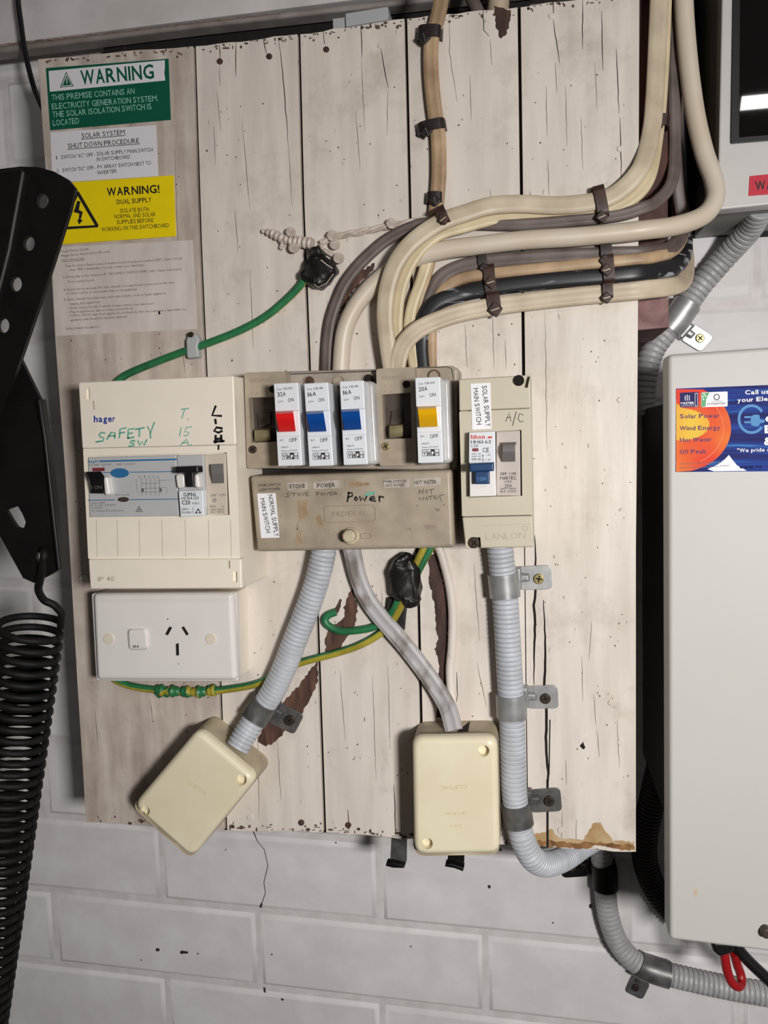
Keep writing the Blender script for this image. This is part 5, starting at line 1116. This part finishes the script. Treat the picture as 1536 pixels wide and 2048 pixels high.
mt = thing('meter_box', 'grey white meter box with a smoked window at the top right', 'meter box', (1500, 440), -25)
MB().slab([(1447, -200), (1910, -240), (1910, 372), (1435, 421)], WALL + 7, -38, 1.5, 0, .5).build('body', M['meter_body'], mt)
ld = MB().slab([(1448, -200), (1910, -240), (1910, 372), (1435, 420)], -37.6, -25, 2, 1.5).build('lid', M['meter'], mt)
wq = [(1470, -160), (1890, -190), (1890, 250), (1463, 286)]
fr = [(1481, -150), (1880, -180), (1880, 242), (1478, 275)]
MB().plate(wq, [fr], -26, -22.5, 1).build('window_frame', M['black'], mt)
MB().slab(fr, -26, -23.6).build('smoked_window', M['smoke'], mt)
lbq = [(1499, 352), (1640, 338), (1640, 381), (1497, 392)]
wl = MB().slab(lbq, -25.2, -24.6, .6, .2).build('warning_label', M['rprint'] if False else mat('red_label', (196, 32, 56), rough=.3, var=.05), mt); part(wl, 'red warning label')
b = MB(); b.text('WARNING', (1511, 380), (1622, 371), 16.5, -24.45, .02); b.build('lettering', M['ink'], wl)

# cables under the cabinet
gl = MB().slab([C3(1150, 820), C3(1320, 830), C3(1312, 868), C3(1296, 905), C3(1212, 932), C3(1170, 895)], -30, 12, 3, 3).build('cable_gland', M['black']); tag(gl, 'black cable gland under the large white cabinet', 'gland')
o = MB().tube(path([C3(1240, 880) + (-8,), C3(1246, 930) + (-8,), C3(1262, 1020) + (-8,), C3(1290, 1090) + (-8,), C3(1330, 1122) + (-10,), C3(1356, 1100) + (-16,), C3(1352, 1040) + (-20,), C3(1330, 980) + (-20,), C3(1308, 900) + (-18,)], .002), .0036, n=16).build('red_cable', M['redcable']); tag(o, 'red cable looped below the large white cabinet', 'cable')
o = MB().tube(path([C3(1310, 820) + (-18,), C3(1345, 880) + (-18,), C3(1420, 965) + (-18,), C3(1536, 1075) + (-18,), C3(1640, 1180) + (-18,)], .003), .0046, n=16).build('black_cable', M['black']); tag(o, 'black cable slanting down right below the large white cabinet', 'cable')

# ------------------------------------------------------------------ near spring and bracket at the left
br = thing('perforated_bracket', 'black perforated steel bracket close up at the left edge', 'bracket', (80, 1150), 130)
hole = lambda p, a=11.5, bb=15: [(x * 1, y) for x, y in circ(p, a, 20, bb)]
strip = [(-90, 420), (-40, 350), (0, 338), (40, 333), (75, 334), (108, 343), (135, 358), (150, 376), (140, 420), (118, 490), (92, 570), (66, 645), (42, 715), (-10, 860), (-90, 1080)]
def tilt(p): return 0
MB().plate(strip, [hole((85, 402)), hole((58, 487)), hole((32, 568)), hole((7, 651))], 146, 149).build('perforated_strip', M['blackmetal'], br)
MB().slab([(-90, 400), (-30, 345), (42, 333), (48, 345), (20, 500), (-30, 700), (-90, 900)], 149, 153, 0, 3).build('folded_flange', M['blackmetal'], br)
MB().plate([(-90, 690), (20, 690), (40, 716), (82, 802), (93, 880), (108, 1020), (121, 1138), (100, 1150), (68, 1166), (46, 1156), (0, 1072), (-90, 900)], [[C5(38, 1180), C5(70, 1168), C5(110, 1155), C5(140, 1205), C5(160, 1255), C5(150, 1288), C5(128, 1296), C5(100, 1282), C5(70, 1235)], circ(C5(262, 1472), 12, 20, 13)], 136, 139).build('anchor_plate', M['blackmetal'], br)
MB().slab([(80, 798), (92, 880), (107, 1020), (120, 1138), (112, 1142), (98, 1020), (84, 880), (70, 800)], 136.4, 143, 0, 1.5).build('plate_flange', M['blackmetal'], br)
# extension spring hanging from the anchor plate
top, bot = U((62, 1243), 122), U((-70, 2200), 122)
ax = (bot - top); Ls = ax.length; ax.normalize()
e1 = Vector((0, -1, 0)); e1 = (e1 - ax * e1.dot(ax)).normalized(); e2 = ax.cross(e1)
R_, pitch = .0212, .0084
turns = int(Ls / pitch); H = []
hook = spline([U(p[:2], p[2]) for p in [(80, 1098, 128), (88, 1104, 146), (86, 1130, 146), (80, 1160, 142), (77, 1180, 136), (88, 1200, 130), (108, 1210, 126), (124, 1226, 122)]], 6)
n0 = 26
for k in range(turns * n0):
    a = 2 * math.pi * k / n0; rr_ = R_
    H.append(top + ax * (pitch * k / n0) + (e2 * -math.cos(a) + e1 * -math.sin(a)) * rr_)
sgn = (H[0] - hook[-1]).length; alt = [top + ax * (pitch * k / n0) + (e2 * math.cos(2 * math.pi * k / n0) + e1 * math.sin(2 * math.pi * k / n0)) * R_ for k in range(turns * n0)]
if (alt[0] - hook[-1]).length < sgn: H = alt
spw = MB().tube(resample(hook + H[1:], .0016), .0027, n=10)
o = spw.build('extension_spring', M['springsteel'], smooth=60); tag(o, 'black coiled extension spring hanging at the left edge from the bracket', 'spring')
